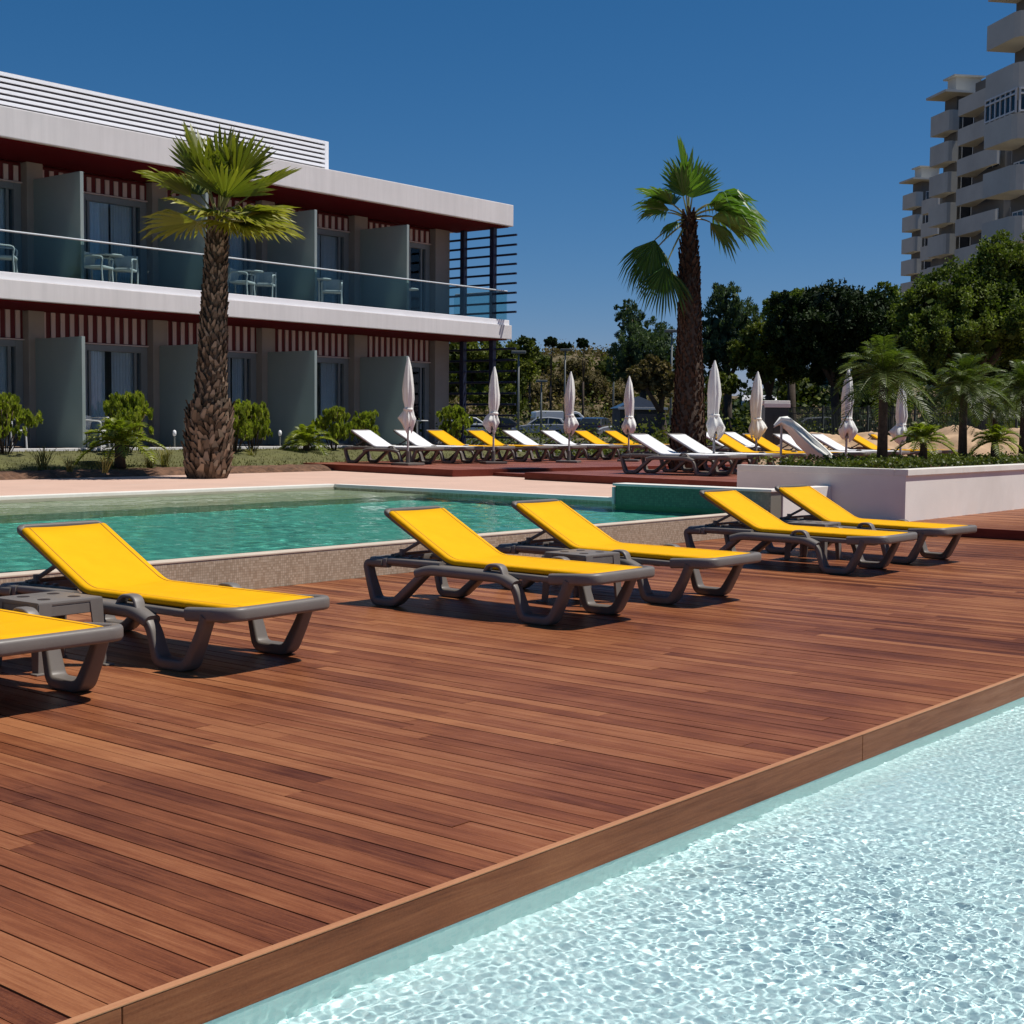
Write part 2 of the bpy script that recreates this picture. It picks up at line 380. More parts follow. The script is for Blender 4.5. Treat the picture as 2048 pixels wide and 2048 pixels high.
c = m.ramp(a, [(.36, (.085, .075, .03)), (.5, (.17, .115, .06)), (.62, (.26, .17, .10))]); c = m.mix(m.ramp(d, [(.45, (0, 0, 0)), (.62, (.8,) * 3)]), c, (.055, .055, .02)); m.base(c); m.set(Roughness=.95); m.bump(d, 1, .3)
structure(b.build('ground', m.m, smooth=True))
b = MB(); b.box((34.5, 20.7, .0), (104, 82, .34)); structure(b.build('car_park', varied('asphalt', (.05, .048, .044), .2, 2, .9, .3, 80)))
# ================================================================ HOTEL
def stained(name, c, amt):
    m = N(name); s1 = m.noise(m.coord((5, 5, .35)), 1.0, 4, .65); s2 = m.noise(m.coord((.5, .5, .5)), 1.0, 5, .6); t = m.math('MULTIPLY', s1, s2)
    m.base(m.ramp(t, [(.12, [q * (1 - amt) for q in c]), (.34, c)])); m.set(Roughness=.7); m.bump(m.noise(m.coord(), 150, 2), .08, .01); return m.m
M_hwhite = stained('hotel_white_paint', (.715, .69, .68), .13)
M_taupe = varied('taupe_render', (.31, .275, .245), .06, 2, .85, .2, 150)
def frosted(name, c, tc):
    m = N(name); v = m.coord(); m.base(m.ramp(m.noise(v, 1.2, 4, .6), [(.3, [q * .9 for q in c]), (.7, c)])); m.set(Roughness=.35)
    t = m.n('ShaderNodeBsdfTranslucent'); t.inputs[0].default_value = (*tc, 1); x = m.n('ShaderNodeMixShader'); x.inputs[0].default_value = .35
    m.l(m.b.outputs[0], x.inputs[1]); m.l(t.outputs[0], x.inputs[2]); m.l(x.outputs[0], m.out.inputs[0]); return m.m
M_div = frosted('frosted_divider', (.42, .485, .47), (.42, .52, .50))
M_red = varied('dark_red_paint', (.10, .004, .006), .1, 1, .7, spec=.1)
M_str_w = varied('stripe_white', (.62, .50, .48), .05, 2, .7)
M_str_r = varied('stripe_red', (.115, .010, .014), .08, 2, .7)
M_alu = varied('grey_aluminium', (.22, .24, .25), .05, 3, .4)
M_louv = varied('louver_white', (.86, .86, .88), .03, 2, .5)
M_slot = varied('louver_gap', (.13, .12, .14), .1)
M_navy = varied('navy_steel', (.018, .022, .055), .1, 3, .45)
M_glass = glassmat('door_glass', (.85, .90, .93), 1.42)
M_bal = glassmat('balustrade_glass', (.78, .89, .89), 1.22)
M_curt = varied('pale_curtain', (.82, .87, .90), .05, 6, .9)
M_room = varied('room_wall', (.20, .215, .225), .1)
M_rail = varied('steel_rail', (.62, .66, .68), .03, 3, .3)
M_floor = varied('balcony_floor', (.30, .285, .26), .06, 2, .8)
YF = YS + 1.95
X0, X1 = -2.0, at_y(1027, 452, YS).x
zr_t, zr_b = at_y(0, 209.9, YS).z, at_y(0, 272.2, YS).z
zs_t, zs_b = at_y(0, 541.7, YS).z, at_y(0, 596.8, YS).z
z_rail = at_y(0, 457.7, YS).z
def fx(px): return at_y(px, 850, YF).x
XE = fx(889)
bld = empty('hotel_building', (X0, YS, ZT), 0, 'two storey white hotel with red soffits, striped door pelmets and glass balconies', 'building')
OB = Vector((-X0, -YS, -ZT))
def bp(mb, name, mat, parent=bld, **k):
    mb.v = [(p[0] + OB.x, p[1] + OB.y, p[2] + OB.z) for p in mb.v] if True else mb.v
    return mb.build(name, mat, parent, **k)
def bbox_part(name, mat, a, c, w=.01, parent=bld):
    b = MB(); b.bbox(a, c, w); return bp(b, name, mat, parent)
YB = YF + 7.5
roof = bbox_part('roof', M_hwhite, (X0, YS, zr_b), (X1, YB, zr_t), .02)
bbox_part('soffit', M_red, (X0, YS + .09, zr_b - .03), (X1 - .1, YF + .02, zr_b - .003), .004, roof)
slab = bbox_part('balcony_slab', M_hwhite, (X0, YS, zs_b), (X1 - .03, YB - .1, zs_t - .14), .015)
bbox_part('upstand', M_louv, (X0, YS + .05, zs_t - .137), (X1 - .08, YF + .02, zs_t), .01, slab)
bbox_part('soffit', M_red, (X0, YS + .09, zs_b - .03), (X1 - .13, YF + .02, zs_b - .003), .004, slab)
bbox_part('terrace_slab', M_floor, (X0, YS + .13, ZT - .3), (XE + .2, YF + .3, ZT - .004), .01)
bbox_part('terrace_kerb', M_hwhite, (X0, YS, ZT - .35), (XE + 1.0, YS + .125, ZT + .012), .01)
# roof screen: white blades in front of dark gaps
LX = at_y(657, 330, YS + 1.5).x; YL = YS + 1.5
zl_t, zl_b = at_y(0, 143.2, YL).z, zr_t
scr = empty('roof_screen', (0, 0, 0)); scr.parent = bld
b = MB(); b.box((X0, YL + .12, zr_t + .002), (LX - .02, YL + 4.5, zl_t - .05)); bp(b, 'screen_core', M_slot, scr)
b = MB(); n = 9; ph = (zl_t - zl_b) / n
for i in range(n): b.bbox((X0, YL, zl_b + i * ph + ph * .40), (LX, YL + .03, zl_b + (i + 1) * ph), .008)
b.bbox((LX - .12, YL - .004, zl_b + .001), (LX + .004, YL + .12, zl_t + .004), .01); b.box((X0, YL + .001, zl_t + .001), (LX, YL + 4.5, zl_t + .01))
bp(b, 'screen_blades', M_louv, scr)
# pillars at the facade line, one every bay
pill = [(fx(a), fx(c)) for a, c in ((51, 83), (299, 328), (516, 542), (700, 726), (861, 889))]
per = pill[1][0] - pill[0][0]
pill = [(pill[0][0] - per * k, pill[0][1] - per * k) for k in (5, 4, 3, 2, 1)] + pill
def px_z(px, py): return at_y(px, py, YF).z
lev = [dict(z0=ZT, zc=zs_b - .03, vt=px_z(200, 622), vb=px_z(230, 688), dtop=px_z(230, 697), dv=px_z(240, 692) - .02),
       dict(z0=zs_t - .02, zc=zr_b - .03, vt=zr_b - .06, vb=px_z(225, 120 + 935 / 3.45), dtop=px_z(200, 120 + 960 / 3.45), dv=0)]
bbox_part('floor_finish', M_floor, (X0, YS + .15, zs_t + .001), (X1 - .2, YF + .3, zs_t + .012), .004)
for a, c in pill:
    bbox_part('pillar', M_taupe, (a, YF - .16, ZT), (c, YF + .25, zs_b - .031), .012)
    bbox_part('pillar', M_taupe, (a, YF - .16, zs_t + .013), (c, YF + .25, zr_b - .031), .012)
# end wall return
bbox_part('end_wall', M_taupe, (pill[-1][1] - .26, YF + .252, ZT), (pill[-1][1], YB - .2, zs_b - .031), .01)
bbox_part('end_wall', M_taupe, (pill[-1][1] - .26, YF + .252, zs_t + .013), (pill[-1][1], YB - .2, zr_b - .031), .01)
xq = (pill[5][0] + pill[5][1]) / 2; DIV_Y = max(at_x(178, 800, xq).y, YS + .14); DIV_Z = (at_x(178, 672, xq).z, at_x(178, 340, xq).z)
bays = [(pill[i][1], pill[i + 1][0]) for i in range(3, len(pill) - 1)]
for li, L in enumerate(lev):
    for bi, (a, c) in enumerate(bays):
        w = c - a; z0 = L['z0'] + .013
        # striped pelmet
        b = MB(); n = 10; g = .075 if li == 0 else .07
        b.box((a, YF + .06, L['vb']), (c, YF + .2, L['vt'])); pel = bp(b, 'pelmet', M_str_r)
        b = MB(); s = w / 12.0
        for k in range(12): b.bbox((a + (k + .22) * s, YF + .03, L['vb'] + .01), (a + (k + .22) * s + s * .46, YF + .058, L['vt'] - .05), .004)
        b.bbox((a, YF - .0, L['vb'] - .03), (c, YF + .2, L['vb'] - .002), .004)
        bp(b, 'stripes', M_str_w, pel)
        # red band between pelmet and soffit
        b = MB(); b.box((a, YF + .08, L['vt'] + .001), (c, YF + .22, L['zc'] - .001)); bp(b, 'band', M_red, pel)
        # wall piece (behind the divider) and door to its right
        xd = a + w * .40; bbox_part('wall', M_taupe, (a, YF + .08, z0), (xd, YF + .24, L['vb'] - .031), .004)
        door = empty('balcony_door', (0, 0, 0)); door.parent = bld
        b = MB(); f = .07; zt = L['vb'] - .034
        b.bbox((xd + .004, YF + .05, z0), (xd + f, YF + .2, zt), .006); b.bbox((c - f - .10, YF + .05, z0), (c - .004, YF + .2, zt), .006)
        b.bbox((xd + f + .001, YF + .051, zt - .13), (c - f - .101, YF + .199, zt - .001), .006); b.bbox((xd + f + .001, YF + .051, z0), (c - f - .101, YF + .199, z0 + .07), .006)
        xm = xd + (c - xd) * (.52 if bi % 2 else .10); b.bbox((xm - .03, YF + .09, z0 + .071), (xm + .03, YF + .16, zt - .131), .005)
        xm2 = c - f - .22; b.bbox((xm2 - .03, YF + .088, z0 + .071), (xm2 + .03, YF + .158, zt - .131), .005)
        bp(b, 'frame', M_alu, door)
        b = MB(); b.box((xd + f, YF + .12, z0 + .07), (c - f - .1, YF + .128, zt - .13)); bp(b, 'pane', M_glass, door)
        # curtain: wavy drape behind the glass, drawn differently in each room
        for (u0, u1) in ([(.0, .40), (.54, 1.0)], [(.02, .50), (.56, .98)], [(.0, .62), (.72, 1.0)], [(.0, .34), (.42, .99)])[(bi * 2 + li) % 4]:
            p0, p1 = xd + f + (c - f - .1 - xd - f) * u0, xd + f + (c - f - .1 - xd - f) * u1
            b = MB(); k = 44; rr = random.Random(bi * 7 + li + int(u0 * 9)); V = []
            for i in range(k + 1):
                q = p0 + (p1 - p0) * i / k; y = YF + .24 + .045 * math.sin(i * 1.15 + rr.random()) + rr.uniform(-.008, .008); V += [(q, y, z0 + .02), (q, y, zt - .05)]
            b.add(V, [(2 * i, 2 * i + 2, 2 * i + 3, 2 * i + 1) for i in range(k)]); bp(b, 'curtain', M_curt, door, smooth=True)
        b = MB(); b.box((a + .02, YF + 2.4, z0), (c - .02, YF + 2.5, L['zc'])); b.box((a + .02, YF + .26, L['zc'] - .03), (c - .02, YF + 2.4, L['zc'] - .002)); b.box((c - .06, YF + .26, z0), (c - .02, YF + 2.4, L['zc'] - .04)); b.box((a - .1, YF + .26, z0), (a + .02, YF + 2.4, L['zc'] - .04))
        bp(b, 'room', M_room)
        # divider screen standing out from the pillar
        xd0 = (pill[bi + 3][0] + pill[bi + 3][1]) / 2
        bbox_part('divider', M_div, (xd0 - .04, DIV_Y, z0), (xd0 + .04, YF - .161, DIV_Z[li]), .006)
# glass balustrade with steel rail
bal = empty('balustrade', (0, 0, 0)); bal.parent = bld
YG = YS + .08; XG = X1 - .14
xs = [X0 + i * 1.55 for i in range(60) if X0 + i * 1.55 < XG - .4] + [XG]
for i in range(len(xs) - 1):
    if xs[i + 1] < 9: continue
    b = MB(); b.box((xs[i] + .006, YG, zs_t + .005), (xs[i + 1] - .006, YG + .018, z_rail - .03)); bp(b, 'glass_panel', M_bal, bal)
for k in range(2):
    b = MB(); b.box((XG - .018, YG + .03 + k * .95, zs_t + .015), (XG, YG + .03 + (k + 1) * .94, z_rail - .03)); bp(b, 'glass_panel', M_bal, bal)
b = MB(); b.tube([(X0, YG + .009, z_rail - .01), (XG, YG + .009, z_rail - .01), (XG, YF, z_rail - .01)], .020, 8); bp(b, 'handrail', M_rail, bal)
# steel sun louvres closing the gable end of the balconies
bs = empty('gable_louvre', (0, 0, 0)); bs.parent = bld
XP = X1 - .35
for (zb, zt_, nz, first) in ((zs_t + .013, zr_b - .031, 9, .2), (ZT, zs_b - .031, 9, .2)):
    for yy in (YS + .34, YF - .55):
        bbox_part('post', M_navy, (XP - .07, yy, zb), (XP + .07, yy + .14, zt_), .008, bs)
    for k in range(nz):
        z = zb + .16 + (zt_ - zb - .42) * k / (nz - 1)
        bbox_part('slat', M_navy, (XP + .072, YS - .32, z), (XP + .13, YF + .15, z + .055), .008, bs)
# balcony furniture
M_plast = varied('white_wicker', (.55, .56, .56), .08, 20, .6)
def armchair():
    r = empty('balcony_chair'); tag(r, 'x', 'chair')
    b = MB()
    for x in (-.26, .26):
        b.tube(rounded([(x, -.25, 0), (x * 1.02, -.22, .42), (x * 1.05, -.27, .62), (x * 1.05, .18, .66), (x, .30, .45), (x, .27, 0)], .1), .022, 6)
    b.build('leg_frame', M_plast, r)
    b = MB(); b.bbox((-.26, -.27, .36), (.26, .24, .42), .02); b.build('seat', M_plast, r)
    b = MB(); b.sweep(rounded([(-.27, .2, .62), (-.2, .30, .64), (.2, .30, .64), (.27, .2, .62)], .1), [(-.02, -.22), (.02, -.22), (.02, .12), (-.02, .12)]); b.build('backrest', M_plast, r)
    return r
def table():
    r = empty('balcony_table'); tag(r, 'x', 'table')
    b = MB(); b.lathe([(0, .70), (.34, .70), (.35, .715), (.34, .73), (0, .735)], 20); b.build('table_top', M_plast, r)
    b = MB(); b.tube([(0, 0, .03), (0, 0, .70)], .03, 8); b.build('column', M_plast, r)
    b = MB(); b.lathe([(0, 0), (.22, 0), (.22, .02), (.05, .05), (0, .05)], 14); b.build('foot', M_plast, r)
    return r
ch0, tb0 = armchair(), table(); uc = [0, 0]
def furn(kind, x, y, z, rz, label):
    src = ch0 if kind == 'c' else tb0; i = 0 if kind == 'c' else 1
    o = src if uc[i] == 0 else copy_tree(src); uc[i] += 1
    o.location = (x, y, z); o.scale = (.88,) * 3; o.rotation_euler = (0, 0, rz); o['label'] = label; o['group'] = 'white chairs on the balconies and terraces' if kind == 'c' else 'small round tables on the balconies and terraces'
YU = YS + .85; zu = zs_t + .013; zg = ZT - .003
ux = lambda p: at_y(p, 555, YU).x
gxx = lambda p: at_y(p, 880, YU).x
for k, px, q, lab in (('c', 8, .9, 'white chair on the upper balcony at the left edge of the picture'), ('c', 196, .5, 'white chair left of the table on the upper balcony left of the fan palm'), ('c', 247, -.9, 'white chair right of the table on the upper balcony left of the fan palm'),
                      ('c', 484, .5, 'white chair left of the table on the upper balcony right of the tall fan palm'), ('c', 528, -.9, 'white chair right of the table on the upper balcony right of the tall fan palm'), ('c', 664, -.8, 'white chair beside the table on the third upper balcony, below palm frond tips'),
                      ('t', 226, 0, 'round white table on the upper balcony left of the tall fan palm'), ('t', 509, 0, 'round white table on the upper balcony right of the tall fan palm'), ('t', 645, 0, 'round white table on the third visible upper balcony bay'), ('t', 821, 0, 'round white table on the last upper balcony by the louvred gable')):
    furn(k, ux(px), YU + (.12 if k == 't' else 0), zu, q, lab)
for k, px, q, lab in (('c', 20, .4, 'white chair on the ground terrace at the left edge of the picture'), ('c', 190, .6, 'white chair on the ground terrace left of the table behind the feathery shrub'), ('c', 250, -.6, 'white chair on the ground terrace behind the feathery shrub, right of the table'),
                      ('t', 222, 0, 'round white table on the ground terrace behind the feathery shrub'), ('t', 848, 0, 'round white table on the ground terrace near the building corner')):
    furn(k, gxx(px), YU + (.25 if k == 't' else 0), zg, q, lab)

# ================================================================ SUN LOUNGERS
M_grey_pl = varied('taupe_plastic', (.132, .112, .094), .10, 5, .48, .06, 160, dirt=(.20, .17, .15, .35))
M_greylt = varied('taupe_plastic_frame', (.170, .148, .128), .08, 5, .46, .05, 160)
def cloth(name, lo, hi):
    m = N(name); v = m.coord((1, 1, 1)); a = m.noise(v, 3.0, 4, .6)
    wv = m.n('ShaderNodeTexChecker'); wv.inputs['Scale'].default_value = 420; m.l(v, wv.inputs[0])
    c = m.ramp(a, [(.3, lo), (.7, hi)]); c = m.mix(m.math('MULTIPLY', wv.outputs['Fac'], .22), c, [q * .7 for q in lo])
    m.base(c); m.set(Roughness=.72); m.b.inputs['Specular IOR Level'].default_value = .10
    g = m.math('ADD', m.math('MULTIPLY', m.noise(v, 260, 2), .12), m.noise(m.coord((1.2, 4, 4)), 2.2, 3)); m.bump(g, .35, .02); return m.m
M_yel = cloth('yellow_sling', (.80, .385, .002), (.86, .435, .004))
M_whc = cloth('white_sling', (.80, .79, .78), (.86, .85, .84))
M_stitch = varied('stitching', (.42, .20, .01), .1, 9, .9)
HY, HZ, BY, BZ = 1.32, .362, 1.925, .685
def lounger_mesh():
    r = empty('sun_lounger'); tag(r, 'x', 'sun lounger')
    leg = rrect(.09, .054, .015)
    for s in (-1, 1):
        x = .375 * s
        p = rounded([(x, 1.90, .318), (x, 2.075, .314), (x * .995, 2.045, .20), (x * .98, 1.985, .030), (x * .98, 1.79, .030), (x, 1.475, .285)], .045)
        b = MB(); b.sweep(p, leg, None, (1, 0, 0), scales=[1.2 - .26 * min(1, q[2] / .22) for q in p]); b.build('leg', M_grey_pl, r, smooth=True, angle=40)
        p = rounded([(x, .72, .28), (x, .645, .22), (x * .985, .58, .030), (x * .985, .345, .030), (x, .25, .20), (x, .20, .315)], .05)
        b = MB(); b.sweep(p, leg, None, (1, 0, 0), scales=[1.2 - .26 * min(1, q[2] / .22) for q in p]); b.build('leg', M_grey_pl, r, smooth=True, angle=40)
    b = MB()
    for s in (-1, 1):
        x = .375 * s
        b.sweep(rounded([(x, 1.56, .262), (x, 1.44, .297), (x, .78, .292), (x, .655, .245)], .08), rrect(.11, .075, .034, 4), None, (1, 0, 0))
        # side beam under the fabric, running the whole length
        b.sweep([(x * .80, .12, .300), (x * .80, 1.40, .312), (x * .86, 2.03, .318)], rrect(.10, .042, .012), None, (1, 0, 0))
        # grips that bridge rail and sling
        b.sweep(rounded([(x, .93, .31), (x * .97, .90, .372), (x * .97, .79, .372), (x, .75, .30)], .05), rrect(.07, .022, .01), None, (1, 0, 0))
        b.sweep(rounded([(x, 1.98, .335), (x * .96, 1.75, .335), (x * .93, 1.36, .335)], .05), rrect(.06, .045, .015), None, (1, 0, 0))
    # foot end: a deep curved bar with rounded corners
    b.sweep(rounded([(-.372, .36, .312), (-.385, .10, .330), (-.33, .022, .333), (.33, .022, .333), (.385, .10, .330), (.372, .36, .312)], .10, 6), rrect(.062, .075, .02), None)
    b.sweep(rounded([(-.375, 1.86, .322), (-.375, 2.07, .315), (.375, 2.07, .315), (.375, 1.86, .322)], .10, 5), rrect(.06, .075, .02), None)
    b.bbox((-.33, .03, .322), (.33, .15, .341), .006)
    for y in (.55, 1.05, 1.42): b.bbox((-.30, y - .03, .272), (.30, y + .03, .298), .008)
    b.build('frame', M_greylt, r, smooth=True, angle=40)
    # wheel-like pads under the far head legs, ratchet and struts
    b = MB()
    for s in (-1, 1):
        b.tube([(.27 * s, 1.60, .505), (.30 * s, 1.86, .365)], .014, 6)
        b.bbox((.285 * s - .02, 1.45, .337), (.285 * s + .02, 1.98, .362), .006)
        for k in range(4): b.bbox((.285 * s - .016, 1.62 + k * .09, .3625), (.285 * s + .016, 1.645 + k * .09, .378), .004)
    b.tube([(-.31, 1.86, .375), (.31, 1.86, .375)], .013, 6); b.lathe([(0, -.02), (.02, -.02), (.02, .02), (0, .02)], 8, (-.30, 1.80, .40))
    b.build('backrest_strut', M_grey_pl, r, smooth=True, angle=40)
    # backrest frame beyond the fabric
    d = Vector((0, BY - HY, BZ - HZ)).normalized(); nrm = Vector((0, -d.z, d.y)); top = Vector((0, BY, BZ)) + d * .045
    h0 = Vector((0, HY, HZ)) - nrm * .022
    b = MB(); b.sweep(rounded([h0 + Vector((-.27, -.02, 0)) - nrm * .016, top - d * .10 + Vector((-.272, 0, 0)) - nrm * .036, top + Vector((-.305, 0, 0)) - nrm * .018, top + Vector((.305, 0, 0)) - nrm * .018, top - d * .10 + Vector((.272, 0, 0)) - nrm * .036, h0 + Vector((.27, -.02, 0)) - nrm * .016], .09, 6), rrect(.05, .042, .016), None)
    b.build('backrest_frame', M_grey_pl, r, smooth=True, angle=40)
    # the sling: one cloth from foot to head, its edges lapped round the tubes
    def cross(y, z, dz, nv, w=.288):
        P = []
        for x, q in ((-w - .004, -.046), (-w - .022, -.030), (-w - .019, -.008), (-w, 0), (-w * .8, -dz * .4), (-w * .4, -dz), (0, -dz * 1.15), (w * .4, -dz), (w * .8, -dz * .4), (w, 0), (w + .019, -.008), (w + .022, -.030), (w + .004, -.046)):
            P.append(Vector((x, y, z)) + nv * q)
        return P
    rings = []; up = Vector((0, 0, 1))
    for i in range(9):
        t = i / 8; y = .075 + (HY - .06 - .075) * t
        rings.append(cross(y, .368 + .006 * t + .008 * math.sin(math.pi * min(1, t * 1.1)) * 0, .006 + .010 * math.sin(math.pi * t), up, .283 if i == 0 else .288))
    for i in range(4):
        t = (i + .5) / 4; nv = up.lerp(nrm, t).normalized(); y = HY - .06 + .12 * t
        rings.append(cross(y, .374 + .030 * t * t, .008, nv))
    for i in range(1, 8):
        t = i / 7; p = Vector((0, HY + .06, .404)).lerp(Vector((0, BY, BZ)) + nrm * .012, t)
        rings.append(cross(p.y, p.z, .006 + .012 * math.sin(math.pi * t), nrm))
    b = MB(); k = len(rings[0]); V = [p for q in rings for p in q]
    F = [(i * k + j, i * k + j + 1, (i + 1) * k + j + 1, (i + 1) * k + j) for i in range(len(rings) - 1) for j in range(k - 1)]
    b.add(V, F); o = b.build('sling', M_yel, r, smooth=True)
    b = MB()
    for e_, j in ((3, 4), (9, 8)):      # stitched hem along both long edges
        P = [q[e_].lerp(q[j], .45) for q in rings]; W_ = Vector((.0035, 0, 0)); U_ = Vector((0, 0, .0022))
        for p, q in zip(P[:-1], P[1:]): b.face([p - W_ + U_, p + W_ + U_, q + W_ + U_, q - W_ + U_])
    b.build('hem_stitching', M_stitch, o)
    so = o.modifiers.new('thick', 'SOLIDIFY'); so.thickness = .006; so.offset = -1
    return r
M_pole2 = varied('pale_stitching', (.5, .5, .48), .1, 9, .9)
proto_y = lounger_mesh()
proto_w = copy_tree(proto_y)
for ch in proto_w.children:
    if ch.name.startswith('sling'):
        ch.data = ch.data.copy(); ch.data.materials.clear(); ch.data.materials.append(M_whc)
        for k in ch.children: k.data = k.data.copy(); k.data.materials.clear(); k.data.materials.append(M_pole2)
use = {'y': 0, 'w': 0}
def lounger(c, x, y, z, deg, label, group):
    src = proto_y if c == 'y' else proto_w
    o = src if use[c] == 0 else copy_tree(src); use[c] += 1
    o.location = (x, y, z); o.rotation_euler = (0, 0, R_(deg)); o['label'] = label; o['group'] = group
    return o
NEAR = 'yellow sun loungers on the near deck'
lounger('y', 3.70, 5.72, 0, 1, 'yellow sun lounger cut off by the left edge of the picture, nearest of all', NEAR)
lounger('y', 5.17, 5.83, 0, 3.2, 'yellow sun lounger standing right of the grey table at the left, whole in view', NEAR)
lounger('y', 7.87, 5.455, 0, .3, 'yellow sun lounger just left of the half hidden table mid deck', NEAR)
lounger('y', 9.37, 5.47, 0, .1, 'yellow sun lounger just right of the half hidden table mid deck', NEAR)
lounger('y', 12.3, 5.48, 0, .4, 'yellow sun lounger at the right, in front of the one by the planter corner', NEAR)
lounger('y', 13.65, 5.47, 0, -4.5, 'yellow sun lounger standing before the corner of the white planter box', NEAR)
# far rows: find the place along each row where the head end falls
def head_px(x, y, z, deg):
    a = R_(deg); lx, ly = -.285, BY
    p = np.array([x + math.cos(a) * lx - math.sin(a) * ly, y + math.sin(a) * lx + math.cos(a) * ly, z + BZ - EYE])
    c = CR.T @ p; return 1024 + FPX * c[0] / c[2]
def solve(px, Y, z, deg):
    lo, hi = 12.0, 60.0
    for _ in range(50):
        mid = (lo + hi) / 2
        if head_px(mid, Y, z, deg) < px: lo = mid
        else: hi = mid
    return lo
ROW = 'sun loungers in rows on the far decks'
row1 = [('w', 706.6, 'white sun lounger at the left end of the back row, dark shadow on backrest'), ('w', 792, 'white sun lounger second in the back row, behind the leftmost parasol pole'),
        ('y', 857, 'yellow sun lounger third in the back row, just right of the leftmost parasol'), ('y', 938, 'yellow sun lounger fourth in the back row, behind the second parasol pole'),
        ('w', 1009, 'white sun lounger fifth in the back row, right of the second parasol'), ('w', 1085.5, 'white sun lounger sixth in the back row, behind the third parasol pole'),
        ('y', 1151, 'yellow sun lounger seventh in the back row, right of the third parasol'), ('y', 1211, 'yellow sun lounger eighth in the back row, left of the fourth parasol pole')]
for c, px, lab in row1: lounger(c, solve(px, 20.0, .482, 7), 20.0, .482, 7, lab, ROW)
for c, px, lab in (('w', 1402, 'white sun lounger right of the bare palm trunk, half hidden behind a yellow one'), ('w', 1450, 'white sun lounger between the two neighbouring yellow ones, one row further back')):
    lounger(c, solve(px, 16.6, .482, 6), 16.6, .482, 6, lab, ROW)
row2 = [('w', 1263.6, 'white sun lounger at the left end of the front row, grey legs in view'), ('w', 1340.5, 'white sun lounger second in the front row, before the bare palm trunk'),
        ('y', 1424, 'yellow sun lounger third in the front row, right beside the fifth parasol pole'), ('y', 1490, 'yellow sun lounger fourth in the front row, left of the collapsed parasol'),
        ('w', 1551, 'white sun lounger under the collapsed leaning parasol'), ('w', 1624, 'white sun lounger right of the collapsed leaning parasol'),
        ('y', 1694, 'yellow sun lounger left of the largest planter palm trunk'), ('y', 1742, 'yellow sun lounger behind the largest planter palm trunk, last on the right')]
for c, px, lab in row2: lounger(c, solve(px, 12.45, .482, 5), 12.45, .482, 5, lab, ROW)
# ---------------------------------------------------------------- side tables
def side_table():
    r = empty('side_table'); tag(r, 'x', 'side table')
    b = MB(); w = .205; k = 24
    # top: solid moulded plate; near-black discs on it paint the shade of cup holes
    b.bbox((-w, -w, .355), (w, w, .382), .012)
    o = b.build('table_top', M_greylt, r, smooth=True, angle=40)
    b = MB()
    for sx in (-1, 1):
        for sy in (-1, 1):
            b.lathe([(0, .3822), (.034, .3822), (.034, .3838), (0, .3838)], 18, (.095 * sx, .095 * sy, 0))
    b.build('cup_shade_disc', M_under, o)
    b = MB()
    for s in (-1, 1):
        b.bbox((-w + .03, s * (w - .010) - .006, .30), (w - .03, s * (w - .010) + .006, .356), .004)
        b.bbox((s * (w - .010) - .006, -w + .03, .30), (s * (w - .010) + .006, w - .03, .356), .004)
    b.build('apron', M_greylt, r)
    for sx in (-1, 1):
        for sy in (-1, 1):
            b = MB()
            for (ax, ay) in ((1, 0), (0, 1)):
                c0 = Vector((sx * w, sy * w, 0)); e = Vector((-sx * ax, -sy * ay, 0)); nn = Vector((-sx * ay, -sy * ax, 0))
                P = [c0 + e * .005 + Vector((0, 0, .372)), c0 + e * .085 + Vector((0, 0, .372)), c0 + e * .055 + Vector((sx * .012, sy * .012, .0)), c0 + e * .0 + Vector((sx * .012, sy * .012, .0))]
                Q = [p + nn * .011 for p in P]
                b.add(P + Q, [(0, 1, 2, 3), (7, 6, 5, 4), (0, 4, 5, 1), (1, 5, 6, 2), (2, 6, 7, 3), (3, 7, 4, 0)])
            b.bbox((sx * (w + .012) - .03, sy * (w + .012) - .03, 0), (sx * (w + .012) + .03, sy * (w + .012) + .03, .010), .003)
            b.build('leg', M_greylt, r)
    return r
t0 = side_table()
TG = 'grey side tables between lounger pairs'
pA, pB = at_z(214, 1331, 0), at_z(69, 1350, 0); cA = (pA + pB) / 2
t0.location = (cA.x, cA.y + .21, 0); t0.rotation_euler = (0, 0, R_(2)); t0['label'] = 'grey plastic side table beside the leftmost loungers, its four cup holes in view'; t0['group'] = TG
t1 = copy_tree(t0); t1.location = (8.66, 6.42, 0); t1.rotation_euler = (0, 0, R_(-3)); t1['label'] = 'grey plastic side table half hidden between the two middle loungers'; t1['group'] = TG
t2 = copy_tree(t0); t2.location = (13.02, 6.75, 0); t2.rotation_euler = (0, 0, R_(4)); t2['label'] = 'grey plastic side table between the two right hand loungers, only its top showing'; t2['group'] = TG
